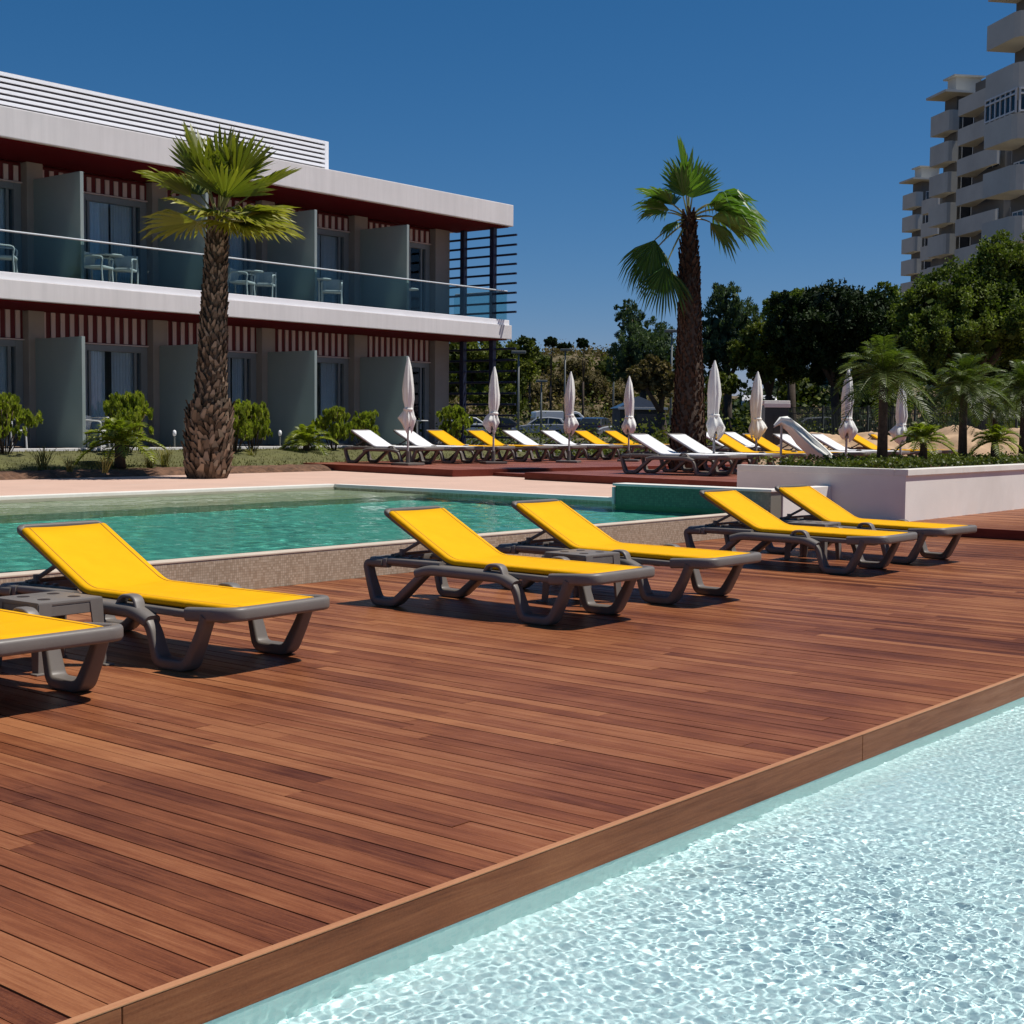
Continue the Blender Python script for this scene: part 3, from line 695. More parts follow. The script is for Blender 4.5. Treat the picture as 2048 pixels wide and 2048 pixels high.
# ---------------------------------------------------------------- closed parasols
M_canvas = varied('white_canvas', (.85, .84, .78), .06, 4, .8, .3, 40)
M_canv2 = varied('shaded_canvas', (.66, .63, .61), .06, 4, .8, .3, 40)
M_pole = varied('pale_pole', (.42, .40, .38), .08, 6, .4)
def parasol_mesh(seed):
    r = empty('parasol'); tag(r, 'x', 'parasol'); g = random.Random(seed)
    b = MB(); b.lathe([(0, 0), (.022, 0), (.022, 2.02), (0, 2.02)], 10); b.build('pole', M_pole, r, smooth=True, angle=40)
    b = MB(); b.bbox((-.24, -.24, .0), (.24, .24, .05), .012); b.lathe([(0, .05), (.045, .05), (.04, .28), (0, .28)], 10); b.build('base', M_grey_pl, r)
    k = 40; ph = g.uniform(0, 6); lean = g.uniform(-.02, .02)
    prof = [(.012, 2.16), (.035, 2.08), (.062, 1.95), (.092, 1.72), (.105, 1.52), (.098, 1.32), (.085, 1.18), (.082, 1.12), (.098, 1.05), (.130, .98), (.146, .90), (.132, .83), (.095, .77), (.055, .73)]
    prof = [(q * g.uniform(.90, 1.12), z) for q, z in prof]
    V = []; n = len(prof)
    for i, (q, z) in enumerate(prof):
        amp = min(.28, .06 + .03 * i) if i < 8 else .30
        for j in range(k):
            a = 6.28319 * j / k; f = (1 + (.34 * math.cos(a - ph * 1.7) if i >= 8 else 0)) + amp * math.sin(8 * a + ph + .5 * z * 3) * .6 + amp * .4 * math.sin(5 * a + ph * 2 - z * 7)
            rr = q * f; V.append((rr * math.cos(a) + lean * (2.1 - z), rr * math.sin(a), z + ((.075 * math.sin(3 * a + ph) + .04 * math.sin(5 * a + ph * 2)) * (i - 8) / 5 if i >= 9 else 0)))
    b = MB(); b.add(V, [(i * k + j, i * k + (j + 1) % k, (i + 1) * k + (j + 1) % k, (i + 1) * k + j) for i in range(n - 1) for j in range(k)])
    b.add([(0, 0, 0)], []); o = b.build('canopy', M_canvas, r, smooth=True)
    b = MB(); b.lathe([(.088, 1.09), (.096, 1.10), (.096, 1.13), (.088, 1.14)], 16); b.build('strap', M_canvas, o, smooth=True)
    b = MB(); b.lathe([(.022, .70), (.05, .71), (.05, .745), (.022, .76)], 10); b.bbox((.03, -.012, .715), (.11, .012, .74), .004); b.build('crank_hub', M_pole, r, smooth=True, angle=40)
    return r
PG = 'closed white parasols on the far decks'
pp = [parasol_mesh(s) for s in (1, 2, 3)]; pu = [0, 0, 0]
def parasol(px, ytip, D, rz, label):
    p = at_d(px, 850, D); zt = at_d(px, ytip, D).z; i = int(px) % 3
    o = pp[i] if pu[i] == 0 else copy_tree(pp[i]); pu[i] += 1
    s = (zt - .482) / 2.16; o.location = (p.x, p.y, .482); o.scale = (1.02, 1.02, s); o.rotation_euler = (R_(rnd.uniform(-1, 1)), R_(rnd.uniform(-1, 1)), rz); o['label'] = label; o['group'] = PG
for a in ((816, 714, 29.0, 0, 'leftmost closed white parasol, before the hotel corner'), (987, 733, 30.6, 1, 'closed white parasol before the louvred end of the hotel, its skirt flaring like a diamond'),
          (1138, 743, 32, 2, 'closed white parasol before the dry hillside, third from the left'), (1258, 752, 33.4, .5, 'closed white parasol left of the bare palm trunk, fourth from the left'),
          (1429, 721, 25.2, 1.4, 'closed white parasol just right of the bare palm trunk, tallest of the right half'), (1513, 743, 27.8, 2.2, 'closed white parasol beside the dark kiosk'),
          (1693, 738, 27.0, .9, 'closed white parasol left of the largest planter palm, partly behind its fronds'), (1802, 762, 27.6, .2, 'closed white parasol mostly hidden behind the largest planter palm')): parasol(*a)
# the collapsed one leaning over a lounger
r = empty('collapsed_parasol', at_d(1563, 850, 22.5)); r.location.z = .482
tag(r, 'collapsed white parasol, folded over and drooping onto a white lounger', 'parasol', PG)
b = MB(); b.tube([(0, 0, 0), (0, 0, .93)], .02, 8); b.build('pole', M_pole, r)
b = MB(); u = Vector((CR[0, 0], CR[1, 0], 0)).normalized()
def cl(path, r0, sd):
    g = random.Random(sd); k = 18; P = [Vector(p) for p in path]; V = []
    for i, p in enumerate(P):
        q = r0[i]
        for j in range(k):
            a = 6.28319 * j / k; f = 1 + .3 * math.sin(5 * a + sd + i * .3) + .12 * g.uniform(-1, 1)
            V.append(p + Vector((0, 0, 1)) * q * f * math.sin(a) + Vector((-u.y, u.x, 0)) * q * f * 1.3 * math.cos(a) + u * .2 * q * math.cos(2 * a))
    b.add(V, [(i * k + j, i * k + (j + 1) % k, (i + 1) * k + (j + 1) % k, (i + 1) * k + j) for i in range(len(P) - 1) for j in range(k)])
up = Vector((0, 0, 1))
cl([u * -.12 + up * .86, u * -.02 + up * .95, u * .12 + up * .90, u * .28 + up * .74, u * .48 + up * .56, u * .70 + up * .40, u * .92 + up * .22, u * 1.06 + up * .10], [.02, .055, .10, .13, .14, .12, .09, .05], 2)
b.build('canopy', M_canvas, r, smooth=True)
# ================================================================ PALMS AND PLANTS
M_fan = leafmat('fan_leaf', (.035, .070, .012), (.30, .29, .040), .30, .42, .4)
M_fan2 = leafmat('fan_leaf_green', (.022, .065, .018), (.13, .23, .035), .30, .42, .4)
M_pet = varied('petiole', (.20, .20, .06), .2, 5, .5)
M_boot = leafmat('boot', (.055, .036, .023), (.34, .255, .18), .0, .85, .1)
M_trunk = varied('palm_trunk', (.085, .055, .036), .35, 12, .9, .8, 30)
M_boot2 = leafmat('dark_boot', (.030, .016, .010), (.105, .060, .038), .0, .85, .1)
M_fea = leafmat('feather_leaf', (.06, .10, .010), (.32, .34, .045), .40, .45, .4)
M_feab = leafmat('feather_leaf_dark', (.026, .055, .010), (.15, .19, .034), .30, .45, .4)
UX_, FX_ = Vector((CR[0, 0], CR[1, 0], 0)).normalized(), Vector((CR[0, 2], CR[1, 2], 0)).normalized()
ZU = Vector((0, 0, 1))
def fan_leaf(lb, pb, base, d, pet, R, g, droop=.3, hang=0.0, spread=105, nseg=26, tone=.5, flat=0.0):
    d = Vector(d).normalized(); P = []
    for i in range(7):
        t = i / 6; P.append(Vector(base) + d * pet * t - ZU * droop * pet * t * t * .6)
    pb.tube(P, .020, 5, .6, scales=[1.5, 1.2, 1, .9, .8, .7, .6])
    h = P[-1]; a = (P[-1] - P[-2]).normalized()
    if hang: a = (a * (1 - hang) - ZU * hang).normalized()
    s = a.cross(ZU)
    if s.length < .15: s = a.cross(UX_)
    if hang > .5: s = UX_.copy()
    s.normalize(); s = (s + Vector((g.uniform(-.3, .3), g.uniform(-.3, .3), g.uniform(-.3, .3)))); s = (s - a * s.dot(a)).normalized(); n = s.cross(a).normalized()
    if n.z < 0: n = -n
    dt = R_(spread * 2 / nseg)
    for i in range(nseg):
        th = R_(-spread) + dt * (i + .5); L = R * (1 - .22 * (th / R_(spread)) ** 2) * g.uniform(.9, 1.06)
        def pt(ang, q, lift=0.0):
            v = a * math.cos(ang) + s * math.sin(ang) + n * (.22 * abs(math.sin(ang)) - .10)
            return h + v.normalized() * q + n * lift
        fold = .018 * R * (1 if i % 2 else -1); t = min(1, max(0, tone + g.uniform(-.22, .22)))
        m = L * .56; w0 = .5 * dt
        A1, A2 = pt(th - w0, m, fold), pt(th + w0, m, -fold); H1 = h
        lb.face([H1, A1, A2], t)
        dr = ZU * -(droop * .42 * R)
        B1, B2 = pt(th - w0 * .55, L * .80, fold) + dr * .30, pt(th + w0 * .55, L * .80, -fold) + dr * .30
        T = pt(th + g.uniform(-.04, .04), L, 0) + dr * g.uniform(.7, 1.5)
        lb.face([A1, B1, B2, A2], t); lb.face([B1, T, B2], min(1, t + .18))
def trunk(mb, bm_, path, radii, nb, g, size, flare=.35, boots=(0, 1)):
    """ringed trunk with a spiral of old leaf bases"""
    P = [Vector(p) for p in path]; mb.tube(P, 1.0, 18, None, scales=radii)
    acc = [0]
    for i in range(1, len(P)): acc.append(acc[-1] + (P[i] - P[i - 1]).length)
    for i in range(nb):
        q = boots[0] + (boots[1] - boots[0]) * (i + .5) / nb; s = q * acc[-1]; k = max(j for j in range(len(acc) - 1) if acc[j] <= s); f = (s - acc[k]) / (acc[k + 1] - acc[k])
        c = P[k].lerp(P[k + 1], f); r = radii[k] + (radii[k + 1] - radii[k]) * f; a = i * 2.39996 + g.uniform(-.12, .12)
        o = Vector((math.cos(a), math.sin(a), 0)); sd = Vector((-o.y, o.x, 0)); z = size(q) * g.uniform(.8, 1.25); w = z * g.uniform(.45, .72)
        b0 = c + o * (r * .90); tip = c + o * (r + z * flare * g.uniform(.6, 1.3)) + ZU * z * g.uniform(.85, 1.15) + sd * z * g.uniform(-.3, .3)
        mid = c + o * (r + z * flare * .55) + ZU * z * .45; t = g.uniform(.1, 1)
        L0, R0 = b0 - sd * w * .5 - ZU * z * .1, b0 + sd * w * .5 - ZU * z * .1; L1, R1 = mid - sd * w * .42, mid + sd * w * .42; tl, tr = tip - sd * w * .16, tip + sd * w * .16; k2 = o * -.03
        bm_.face([L0, R0, R1, L1], t * .7); bm_.face([L1, R1, tr, tl], t); bm_.face([tl, tr, tr + k2 - ZU * .02, tl + k2 - ZU * .02], 1.0); bm_.face([L0, L1, tl, tl + k2, b0 - ZU * .1], t * .4); bm_.face([R0, b0 - ZU * .1, tr + k2, tr, R1], t * .4)
# --- tall fan palm before the hotel
g = random.Random(21)
pb_ = at_z(415, 957, .345); DP = float(np.dot(CR[:, 2], np.array([pb_.x, pb_.y, -1.0])))
ct = at_d(436, 428, DP); top = Vector((ct.x, ct.y, ct.z))
palm = empty('fan_palm', pb_, 0, 'tall fan palm with thick woven trunk before the hotel, full green crown', 'palm tree', 'tall fan palms by the pool')
rel = top - pb_; Hh = rel.z
path = [Vector((rel.x * t, rel.y * t, Hh * t)) for t in (0, .03, .12, .22, .30, .42, .6, .8, .93, 1.0)]
tb, bb = MB(), MB()
trunk(tb, bb, path, [.335, .35, .345, .325, .255, .225, .205, .18, .155, .13], 300, g, lambda q: .21, .42, (0.0, .25))
trunk(MB(), bb, path, [.335, .35, .345, .325, .255, .225, .205, .18, .155, .13], 520, g, lambda q: .15 - .02 * q, .30, (.24, 1.0))
tr = tb.build('trunk', M_trunk, palm, smooth=True); bb.build('leaf_bases', M_boot, tr)
lb, pbm = MB(), MB()
for i in range(21):
    a = i * 2.39996 + .4; el = (87 - 3.6 * i + g.uniform(-4, 4)) if i < 10 else (46 - 6 * (i - 10)) if i < 14 else (30 - 4.6 * (i - 14) + g.uniform(-5, 5))
    d = Vector((math.cos(a) * math.cos(R_(el)), math.sin(a) * math.cos(R_(el)), math.sin(R_(el)))) + UX_ * (.16 if el > 32 else .30)
    fan_leaf(lb, pbm, path[-1] - ZU * .10, d, g.uniform(.62, .86) if el > 30 else g.uniform(.34, .55), g.uniform(.88, 1.1) if el > 30 else g.uniform(.9, 1.1), g, .08 if el > 32 else .20, 0, 72 if el > 30 else 86, 26, (.42 if el > 30 else .78) + g.uniform(-.15, .15))
for i in range(6):      # more low fronds on the sunny side
    a = math.atan2(UX_.y, UX_.x) + g.uniform(-1.3, 1.3); el = g.uniform(2, 30) if i < 6 else g.uniform(-35, -15)
    fan_leaf(lb, pbm, path[-1] - ZU * .14, (math.cos(a) * math.cos(R_(el)), math.sin(a) * math.cos(R_(el)), math.sin(R_(el))), g.uniform(.4, .62), g.uniform(.7, 1.05), g, .30, 0 if i < 6 else .45, 80, 26, .85)
pbm.build('petioles', M_pet, palm); lb.build('crown', M_fan, palm)
# --- second, wind-blown fan palm standing among the loungers
g = random.Random(5); D2 = 27.5
b2 = at_d(1376, 872, D2); b2.z = .478; ct = at_d(1377, 432, D2); rel = ct - b2
palm2 = empty('fan_palm', b2, 0, 'tall fan palm with bare dark trunk among the far loungers, sparse wind blown crown', 'palm tree', 'tall fan palms by the pool')
path = [Vector((rel.x * t + .05 * math.sin(t * 3), rel.y * t, rel.z * t)) for t in (0, .04, .12, .25, .4, .55, .68, .8, .9, 1.0)]
tb, bb = MB(), MB()
rad2 = [.36, .35, .33, .28, .25, .225, .205, .17, .125, .10]
trunk(tb, bb, path, rad2, 560, g, lambda q: .13 - .03 * q, .22, (0, .78)); trunk(MB(), bb, path, rad2, 90, g, lambda q: .15, .34, (.74, 1.0))
tr = tb.build('trunk', M_trunk, palm2, smooth=True); bb.build('leaf_bases', M_boot2, tr)
lb, pbm = MB(), MB()
def L(dx, dz, dv, pet, R, droop, hang, spread, tone):
    fan_leaf(lb, pbm, path[-1] - ZU * .08, UX_ * dx + ZU * dz - FX_ * dv, pet, R, g, droop, hang, spread, 24, tone)
L(-.10, 1, .05, .75, .92, .05, 0, 70, .55); L(.04, 1, -.35, .68, .85, .05, 0, 66, .35); L(-.28, 1, .3, .50, .80, .10, 0, 76, .7); L(.10, 1, .3, .45, .8, .1, 0, 70, .5)
L(-.66, .80, .15, .55, .80, .35, .0, 72, .75); L(-.5, .75, -.3, .5, .7, .3, 0, 70, .5); L(-.8, .5, .2, .5, .66, .45, .05, 66, .6)
L(.62, .85, .0, .66, 1.0, .55, .05, 72, .5); L(.80, .66, .2, .62, 1.12, .55, .08, 66, .62); L(.95, .55, -.4, .6, 1.1, .5, .08, 60, .55); L(1, .42, .35, .5, 1.2, .45, .08, 58, .85)
L(.9, .75, .35, .6, 1.05, .5, .08, 70, .7); L(.72, .95, -.2, .6, .9, .5, .05, 70, .45); L(-.75, .68, -.2, .5, .75, .4, .0, 72, .65); L(.0, .95, -.1, .6, .85, .05, 0, 78, .5); L(.8, .30, -.3, .5, .75, .6, .30, 60, .45); L(-.5, .1, .3, .3, .42, .5, .3, 60, .6)
L(-.70, -.22, .25, .74, 1.0, .45, .62, 52, .25); L(-.36, -.55, .30, .95, .92, .35, .75, 54, .2); L(-.50, -.30, -.2, .8, .8, .4, .7, 48, .3)
pbm.build('petioles', M_pet, palm2); lb.build('crown', M_fan2, palm2)
# --- feather palms
def feather(lb, base, d, L, droop, g, npair=20, leaf=.28, tone=.5, wid=.016, vee=.5):
    d = Vector(d).normalized(); P = []; n = npair
    for i in range(n + 1):
        t = i / n; P.append(Vector(base) + d * L * t * (1 - .15 * t) - ZU * droop * L * t ** 2.1)
    s0 = d.cross(ZU); s0 = s0.normalized() if s0.length > .05 else UX_.copy()
    lb.tube(P[::4] if n % 4 == 0 else P, .010, 4, min(1, tone + .25), scales=None)
    for i in range(2, n + 1):
        t = i / n; q = leaf * (math.sin(math.pi * min(1, .12 + t * .86)) ** .7) * g.uniform(.85, 1.1); tg = (P[i] - P[i - 1]).normalized(); nn = s0.cross(tg).normalized()
        if nn.z < 0: nn = -nn
        for sg in (-1, 1):
            v = (s0 * sg + tg * .75 + nn * vee * g.uniform(.5, 1.2)).normalized(); tip = P[i] + v * q - ZU * q * .30; w = tg * wid; m = P[i] + v * q * .5 - ZU * q * .05
            lb.face([P[i] - w * .5, m - w, tip, m + w, P[i] + w * .5], min(1, max(0, tone + g.uniform(-.25, .25))))
def feather_palm(name, seed, n, L, stem_h, stem_r, elmin, elmax, droop, leaf, mat, wid=.016, stems=1, npair=20):
    g = random.Random(seed); r = empty(name); tag(r, 'x', 'palm'); sb = MB(); lb = MB()
    for k in range(stems):
        ox, oy = (0, 0) if stems == 1 else (g.uniform(-.22, .22), g.uniform(-.22, .22)); h = stem_h * (1 if stems == 1 else g.uniform(.5, 1.1))
        if stems == 1: sb.tube([(0, 0, 0), (.01, 0, h * .5), (.0, .01, h)], stem_r, 10, None, scales=[1.25, 1.0, .9])
        else: sb.tube([(ox * .4, oy * .4, 0), (ox, oy, h)], stem_r, 6)
        m = n // stems
        for i in range(m):
            a = i * 2.39996 + g.uniform(-.2, .2) + k; el = elmax - (elmax - elmin) * (i / max(1, m - 1)) ** .9 + g.uniform(-6, 6)
            d = (math.cos(a) * math.cos(R_(el)), math.sin(a) * math.cos(R_(el)), math.sin(R_(el)))
            feather(lb, (ox, oy, h - .02), d, L * g.uniform(.8, 1.1), droop * g.uniform(.7, 1.2), g, npair, leaf, .35 + .4 * g.random(), wid)
    sb.build('stem' if stems > 1 else 'trunk', M_trunk, r, smooth=True); lb.build('fronds', mat, r); return r
def place(o, loc, rz, sc_, label, group): o.location = loc; o.rotation_euler = (0, 0, rz); o.scale = (sc_,) * 3; o['label'] = label; o['group'] = group
PGp = 'feather palms in the planter box'
fp = feather_palm('feather_palm', 3, 46, 1.15, 1.66, .08, -30, 82, .40, .33, M_feab, .011, npair=24)
def pl_at(px, Y, z=.74): q = at_y(px, 880, Y); return Vector((q.x, Y, z))
place(fp, pl_at(1765, 9.35), .3, .86, 'largest feather palm, at the left end of the planter', PGp)
q = copy_tree(fp); place(q, pl_at(1926, 9.3), 2.2, .80, 'feather palm second from the left among the tall ones in the planter', PGp)
q = copy_tree(fp); place(q, pl_at(2046, 9.0), 4.0, .78, 'feather palm cut off by the right edge of the picture, in the planter', PGp)
q = copy_tree(fp); place(q, pl_at(1990, 9.9), 1.0, .66, 'feather palm behind the others in the planter, its trunk hidden', PGp)
q = copy_tree(fp); place(q, pl_at(2150, 8.7), 1.9, .90, 'feather palm in the planter just beyond the right edge', PGp)
sp = feather_palm('young_palm', 8, 22, .52, .27, .048, 0, 82, .45, .15, M_fea, .012, npair=16)
PGy = 'young palms with short bulbous trunks in the planter'
place(sp, pl_at(1847, 9.0, .86), 0, 1.15, 'young light green palm between the two left tall planter palms', PGy)
q = copy_tree(sp); place(q, pl_at(1990, 8.8, .84), 2, 1.15, 'young light green palm near the right edge in the planter', PGy)
q = copy_tree(fp); q.location = (18.35, 3.55, .52); q.rotation_euler = (0, 0, .7); q.scale = (1.0,) * 3; tag(q, 'potted feather palm outside the right edge, its shadow on the deck', 'palm')
b = MB(); b.lathe([(0, 0), (.26, 0), (.36, .52), (.33, .52), (.31, .46), (0, .46)], 24, (18.35, 3.55, .121)); o = b.build('plant_pot', M_white, smooth=True, angle=40); tag(o, 'white round plant pot under the potted feather palm outside the right edge', 'plant pot')
# cycads and shrubs on the hotel side
SG = 'small palms in the flower bed'
q = copy_tree(sp); place(q, at_z(240, 936, .46), 1, 1.9, 'small palm in the flower bed left of the tall fan palm', SG)
q = copy_tree(sp); place(q, at_z(613, 922, .46), 3, 1.7, 'small bright palm in the flower bed right of the tall fan palm', SG)
# grass tufts in the bed
def tuft(seed, n=46, h=.42):
    g = random.Random(seed); r = MB()
    for i in range(n):
        a = g.uniform(0, 6.28); k = g.uniform(.1, .75); L_ = h * g.uniform(.6, 1.15); d = Vector((math.cos(a) * k, math.sin(a) * k, 1)).normalized(); s = Vector((-math.sin(a), math.cos(a), 0)) * .006
        b0 = Vector((g.uniform(-.05, .05), g.uniform(-.05, .05), 0)); m = b0 + d * L_ * .6; t = m + d * L_ * .4 - ZU * L_ * .14 + Vector((math.cos(a), math.sin(a), 0)) * L_ * .12
        r.face([b0 - s, b0 + s, m + s, m - s], g.uniform(.2, .9)); r.face([m - s, m + s, t], g.uniform(.5, 1))
    return r
M_dryg = leafmat('tuft_blade', (.06, .075, .015), (.28, .24, .08), .25, .6, .2)
tu = tuft(4).build('grass_tuft', M_dryg); tag(tu, 'x', 'grass tuft')
for i, (px, py, s, lab) in enumerate(((85, 940, 1.3, 'grass tuft in the flower bed furthest to the left'), (210, 946, 1.0, 'grass tuft left of the small palm in the flower bed'), (330, 934, 1.3, 'pale grass tuft left of the tall fan palm base'), (300, 936, .9, 'smaller grass tuft two steps left of the tall fan palm base'),
                                      (505, 926, 1.0, 'grass tuft just right of the tall fan palm base'), (545, 922, 1.0, 'grass tuft midway between the tall fan palm and the small bright palm'), (575, 918, .8, 'grass tuft left of the small bright palm'), (665, 915, 1.0, 'grass tuft at the left corner of the far deck'), (690, 912, .9, 'grass tuft right behind the left corner of the far deck'), (140, 944, .8, 'short grass tuft between the two left hand ones in the flower bed'))):
    o = tu if i == 0 else copy_tree(tu); o.location = at_z(px, py, .46); o.rotation_euler = (0, 0, i * 1.1); o.scale = (s,) * 3; tag(o, lab, 'grass tuft', 'grass tufts in the flower bed')
# lawn blades, planter ground cover: stuff
g = random.Random(31); b = MB()
for i in range(9000):
    x, y = g.uniform(9, 28.5), g.uniform(22.35, 24.55); z = .44 + (y - 22.35) / 2.23 * .295 - .01; a = g.uniform(0, 6.28); h = g.uniform(.03, .085); w = .014; s = Vector((math.cos(a), math.sin(a), 0)) * w; p = Vector((x, y, z))
    b.face([p - s, p + s, p + ZU * h + Vector((g.uniform(-.03, .03), g.uniform(-.03, .03), 0))], g.random())
o = b.build('grass', leafmat('lawn_blade', (.075, .080, .018), (.19, .165, .055), .2, .6, .2)); o['kind'] = 'stuff'; o['label'] = 'short yellowish lawn between the flower bed and the hotel terrace'
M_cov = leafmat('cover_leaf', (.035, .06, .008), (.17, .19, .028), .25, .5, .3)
b = MB(); cl_ = [(g.uniform(PX0 + .25, PX0 + 7.5), g.uniform(PY0 + .3, PY1 - .1), g.uniform(.05, .17)) for _ in range(210)]
for (x, y, h) in cl_:
    for k in range(52):
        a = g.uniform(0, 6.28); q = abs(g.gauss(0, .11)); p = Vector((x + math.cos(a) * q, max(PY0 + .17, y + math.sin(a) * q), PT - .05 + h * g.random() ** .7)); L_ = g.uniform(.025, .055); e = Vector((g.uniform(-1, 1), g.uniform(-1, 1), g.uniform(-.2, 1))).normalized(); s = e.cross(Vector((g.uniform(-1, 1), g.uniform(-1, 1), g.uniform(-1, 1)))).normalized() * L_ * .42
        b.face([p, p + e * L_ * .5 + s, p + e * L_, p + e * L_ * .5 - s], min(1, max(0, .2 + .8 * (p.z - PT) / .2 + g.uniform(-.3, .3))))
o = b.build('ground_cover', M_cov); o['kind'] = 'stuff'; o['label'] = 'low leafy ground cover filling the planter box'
# ================================================================ BEYOND THE POOL
M_pine = leafmat('pine_needles', (.024, .046, .010), (.19, .235, .042), .22, .6, .15)
M_pineb = leafmat('blue_pine_needles', (.024, .048, .026), (.15, .20, .095), .22, .6, .15)
M_oliv = leafmat('olive_leaves', (.032, .048, .008), (.19, .21, .036), .2, .6, .15)
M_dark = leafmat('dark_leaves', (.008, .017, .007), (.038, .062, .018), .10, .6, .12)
M_scrub = leafmat('dry_scrub', (.06, .05, .02), (.22, .17, .075), .15, .8, .1)
M_bark = varied('bark', (.06, .042, .03), .3, 6, .95, .8, 12)
def crown_mesh(lobes, nclump, per, leaf, g, spiky=0.0, core=True):
    """leaf sized faces gathered in clumps over the surface of several lobes, thinner inside"""
    b = MB(); tot = sum(l[3] * l[4] for l in lobes); V = []; F = []; C = []
    for (cx, cy, cz, rx, rz, ry) in [(l[0], l[1], l[2], l[3], l[4], l[5] if len(l) > 5 else l[3]) for l in lobes]:
        for _ in range(max(3, int(nclump * rx * rz / tot))):
            u = Vector((g.gauss(0, 1), g.gauss(0, 1), g.gauss(0, 1) + .25)).normalized(); q = g.uniform(.55, 1.04) ** .6
            c = Vector((cx + u.x * rx * q, cy + u.y * ry * q, cz + u.z * rz * q)); cr = g.uniform(.7, 1.35) * (rx + rz) * .10; tone = min(1, max(0, g.gauss(.45, .22)))
            for k in range(per):
                w = Vector((g.gauss(0, 1), g.gauss(0, 1), g.gauss(0, 1) * (1 + spiky))).normalized() * cr * g.random() ** .5; p = c + w
                e = (w.normalized() * .8 + Vector((g.uniform(-1, 1), g.uniform(-1, 1), g.uniform(-.4, 1) + spiky))).normalized(); L_ = leaf * g.uniform(.6, 1.3); s = e.cross(Vector((g.uniform(-1, 1), g.uniform(-1, 1), g.uniform(-1, 1))))
                if s.length < .01: continue
                s = s.normalized() * L_ * (.38 - .2 * min(1, spiky)); n = len(V); V += [p - e * L_ * .5, p + s, p + e * L_ * .6, p - s]; F.append((n, n + 1, n + 2, n + 3)); C.append(min(1, max(0, tone + g.uniform(-.2, .25))))
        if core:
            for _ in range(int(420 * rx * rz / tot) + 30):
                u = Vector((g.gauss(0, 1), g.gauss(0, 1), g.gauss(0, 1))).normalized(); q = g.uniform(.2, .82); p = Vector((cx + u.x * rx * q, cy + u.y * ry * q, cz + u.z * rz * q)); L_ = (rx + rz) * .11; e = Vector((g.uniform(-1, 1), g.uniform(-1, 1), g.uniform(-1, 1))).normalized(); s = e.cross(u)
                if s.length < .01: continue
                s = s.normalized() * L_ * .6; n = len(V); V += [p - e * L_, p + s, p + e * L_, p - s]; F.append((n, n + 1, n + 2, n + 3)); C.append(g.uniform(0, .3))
    b.v = [tuple(p) for p in V]; b.f = F; b.c = C; return b
def tree(name, px, D, label, group, lobes_px, mat, gz_, leaf=.2, nclump=120, per=55, seed=1, spiky=0, tr=.22, cat='tree'):
    """lobes given as picture half-sizes (x, y, rx, ry) at distance D, given real size and depth here"""
    g = random.Random(seed); k = D / FPX; o = at_d(px, 850, D); o.z = gz_; r = empty(name, o, 0, label, cat, group)
    lobes = []
    for (x, y, rx, ry) in lobes_px:
        p = at_d(x, y, D) - o; dep = g.uniform(-.5, .5) * rx * k; p += FX_ * dep; lobes.append((p.x, p.y, p.z, rx * k, ry * k))
    tb = MB(); lc = Vector((sum(l[0] for l in lobes), sum(l[1] for l in lobes), sum(l[2] for l in lobes))) / len(lobes)
    base = Vector((0, 0, -.3)); fork = Vector((lc.x * .4, lc.y * .4, lc.z * .55))
    tb.tube([base, base.lerp(fork, .5) + Vector((.1, .05, 0)), fork], tr, 8, None, scales=[1.3, 1, .8])
    for l in lobes: tb.tube([fork, fork.lerp(Vector(l[:3]), .5) + Vector((g.uniform(-.2, .2), g.uniform(-.2, .2), .2)), Vector(l[:3]) + ZU * l[4] * .4], tr * .55, 6, None, scales=[1, .7, .25])
    tb.build('trunk', M_bark, r, smooth=True)
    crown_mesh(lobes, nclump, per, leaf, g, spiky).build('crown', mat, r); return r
TG_ = 'trees behind the car park'
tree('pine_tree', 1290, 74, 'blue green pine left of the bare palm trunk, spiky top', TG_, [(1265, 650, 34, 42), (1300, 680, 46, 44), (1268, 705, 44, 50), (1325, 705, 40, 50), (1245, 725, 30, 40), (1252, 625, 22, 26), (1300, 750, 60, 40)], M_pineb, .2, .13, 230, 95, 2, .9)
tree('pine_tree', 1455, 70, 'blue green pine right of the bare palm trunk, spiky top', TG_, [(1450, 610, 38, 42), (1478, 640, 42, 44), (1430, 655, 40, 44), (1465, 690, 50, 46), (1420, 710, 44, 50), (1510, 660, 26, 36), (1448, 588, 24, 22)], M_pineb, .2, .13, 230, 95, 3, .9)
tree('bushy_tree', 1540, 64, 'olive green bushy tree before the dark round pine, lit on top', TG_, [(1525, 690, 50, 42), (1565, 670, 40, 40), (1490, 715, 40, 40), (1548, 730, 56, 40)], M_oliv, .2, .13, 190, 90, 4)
tree('dark_tree', 1680, 62, 'very dark round crowned tree in the middle of the row, its foliage very dark', TG_, [(1660, 640, 90, 74), (1600, 660, 60, 60), (1730, 650, 70, 74), (1640, 705, 84, 60), (1720, 715, 74, 56), (1575, 620, 34, 40)], M_dark, .2, .14, 360, 80, 5)
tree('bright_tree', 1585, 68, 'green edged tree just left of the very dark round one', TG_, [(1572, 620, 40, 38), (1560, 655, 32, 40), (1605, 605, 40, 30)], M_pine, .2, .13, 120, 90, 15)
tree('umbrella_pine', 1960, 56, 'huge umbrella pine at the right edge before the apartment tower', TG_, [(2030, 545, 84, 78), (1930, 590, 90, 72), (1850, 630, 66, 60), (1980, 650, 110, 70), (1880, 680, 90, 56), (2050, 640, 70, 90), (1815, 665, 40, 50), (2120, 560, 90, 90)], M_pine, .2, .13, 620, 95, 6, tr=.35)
tree('broad_tree', 1780, 66, 'dark green tree between the round dark one and the huge umbrella pine', TG_, [(1770, 620, 46, 52), (1800, 680, 60, 60), (1765, 690, 60, 50)], M_pine, .2, .13, 150, 90, 7)
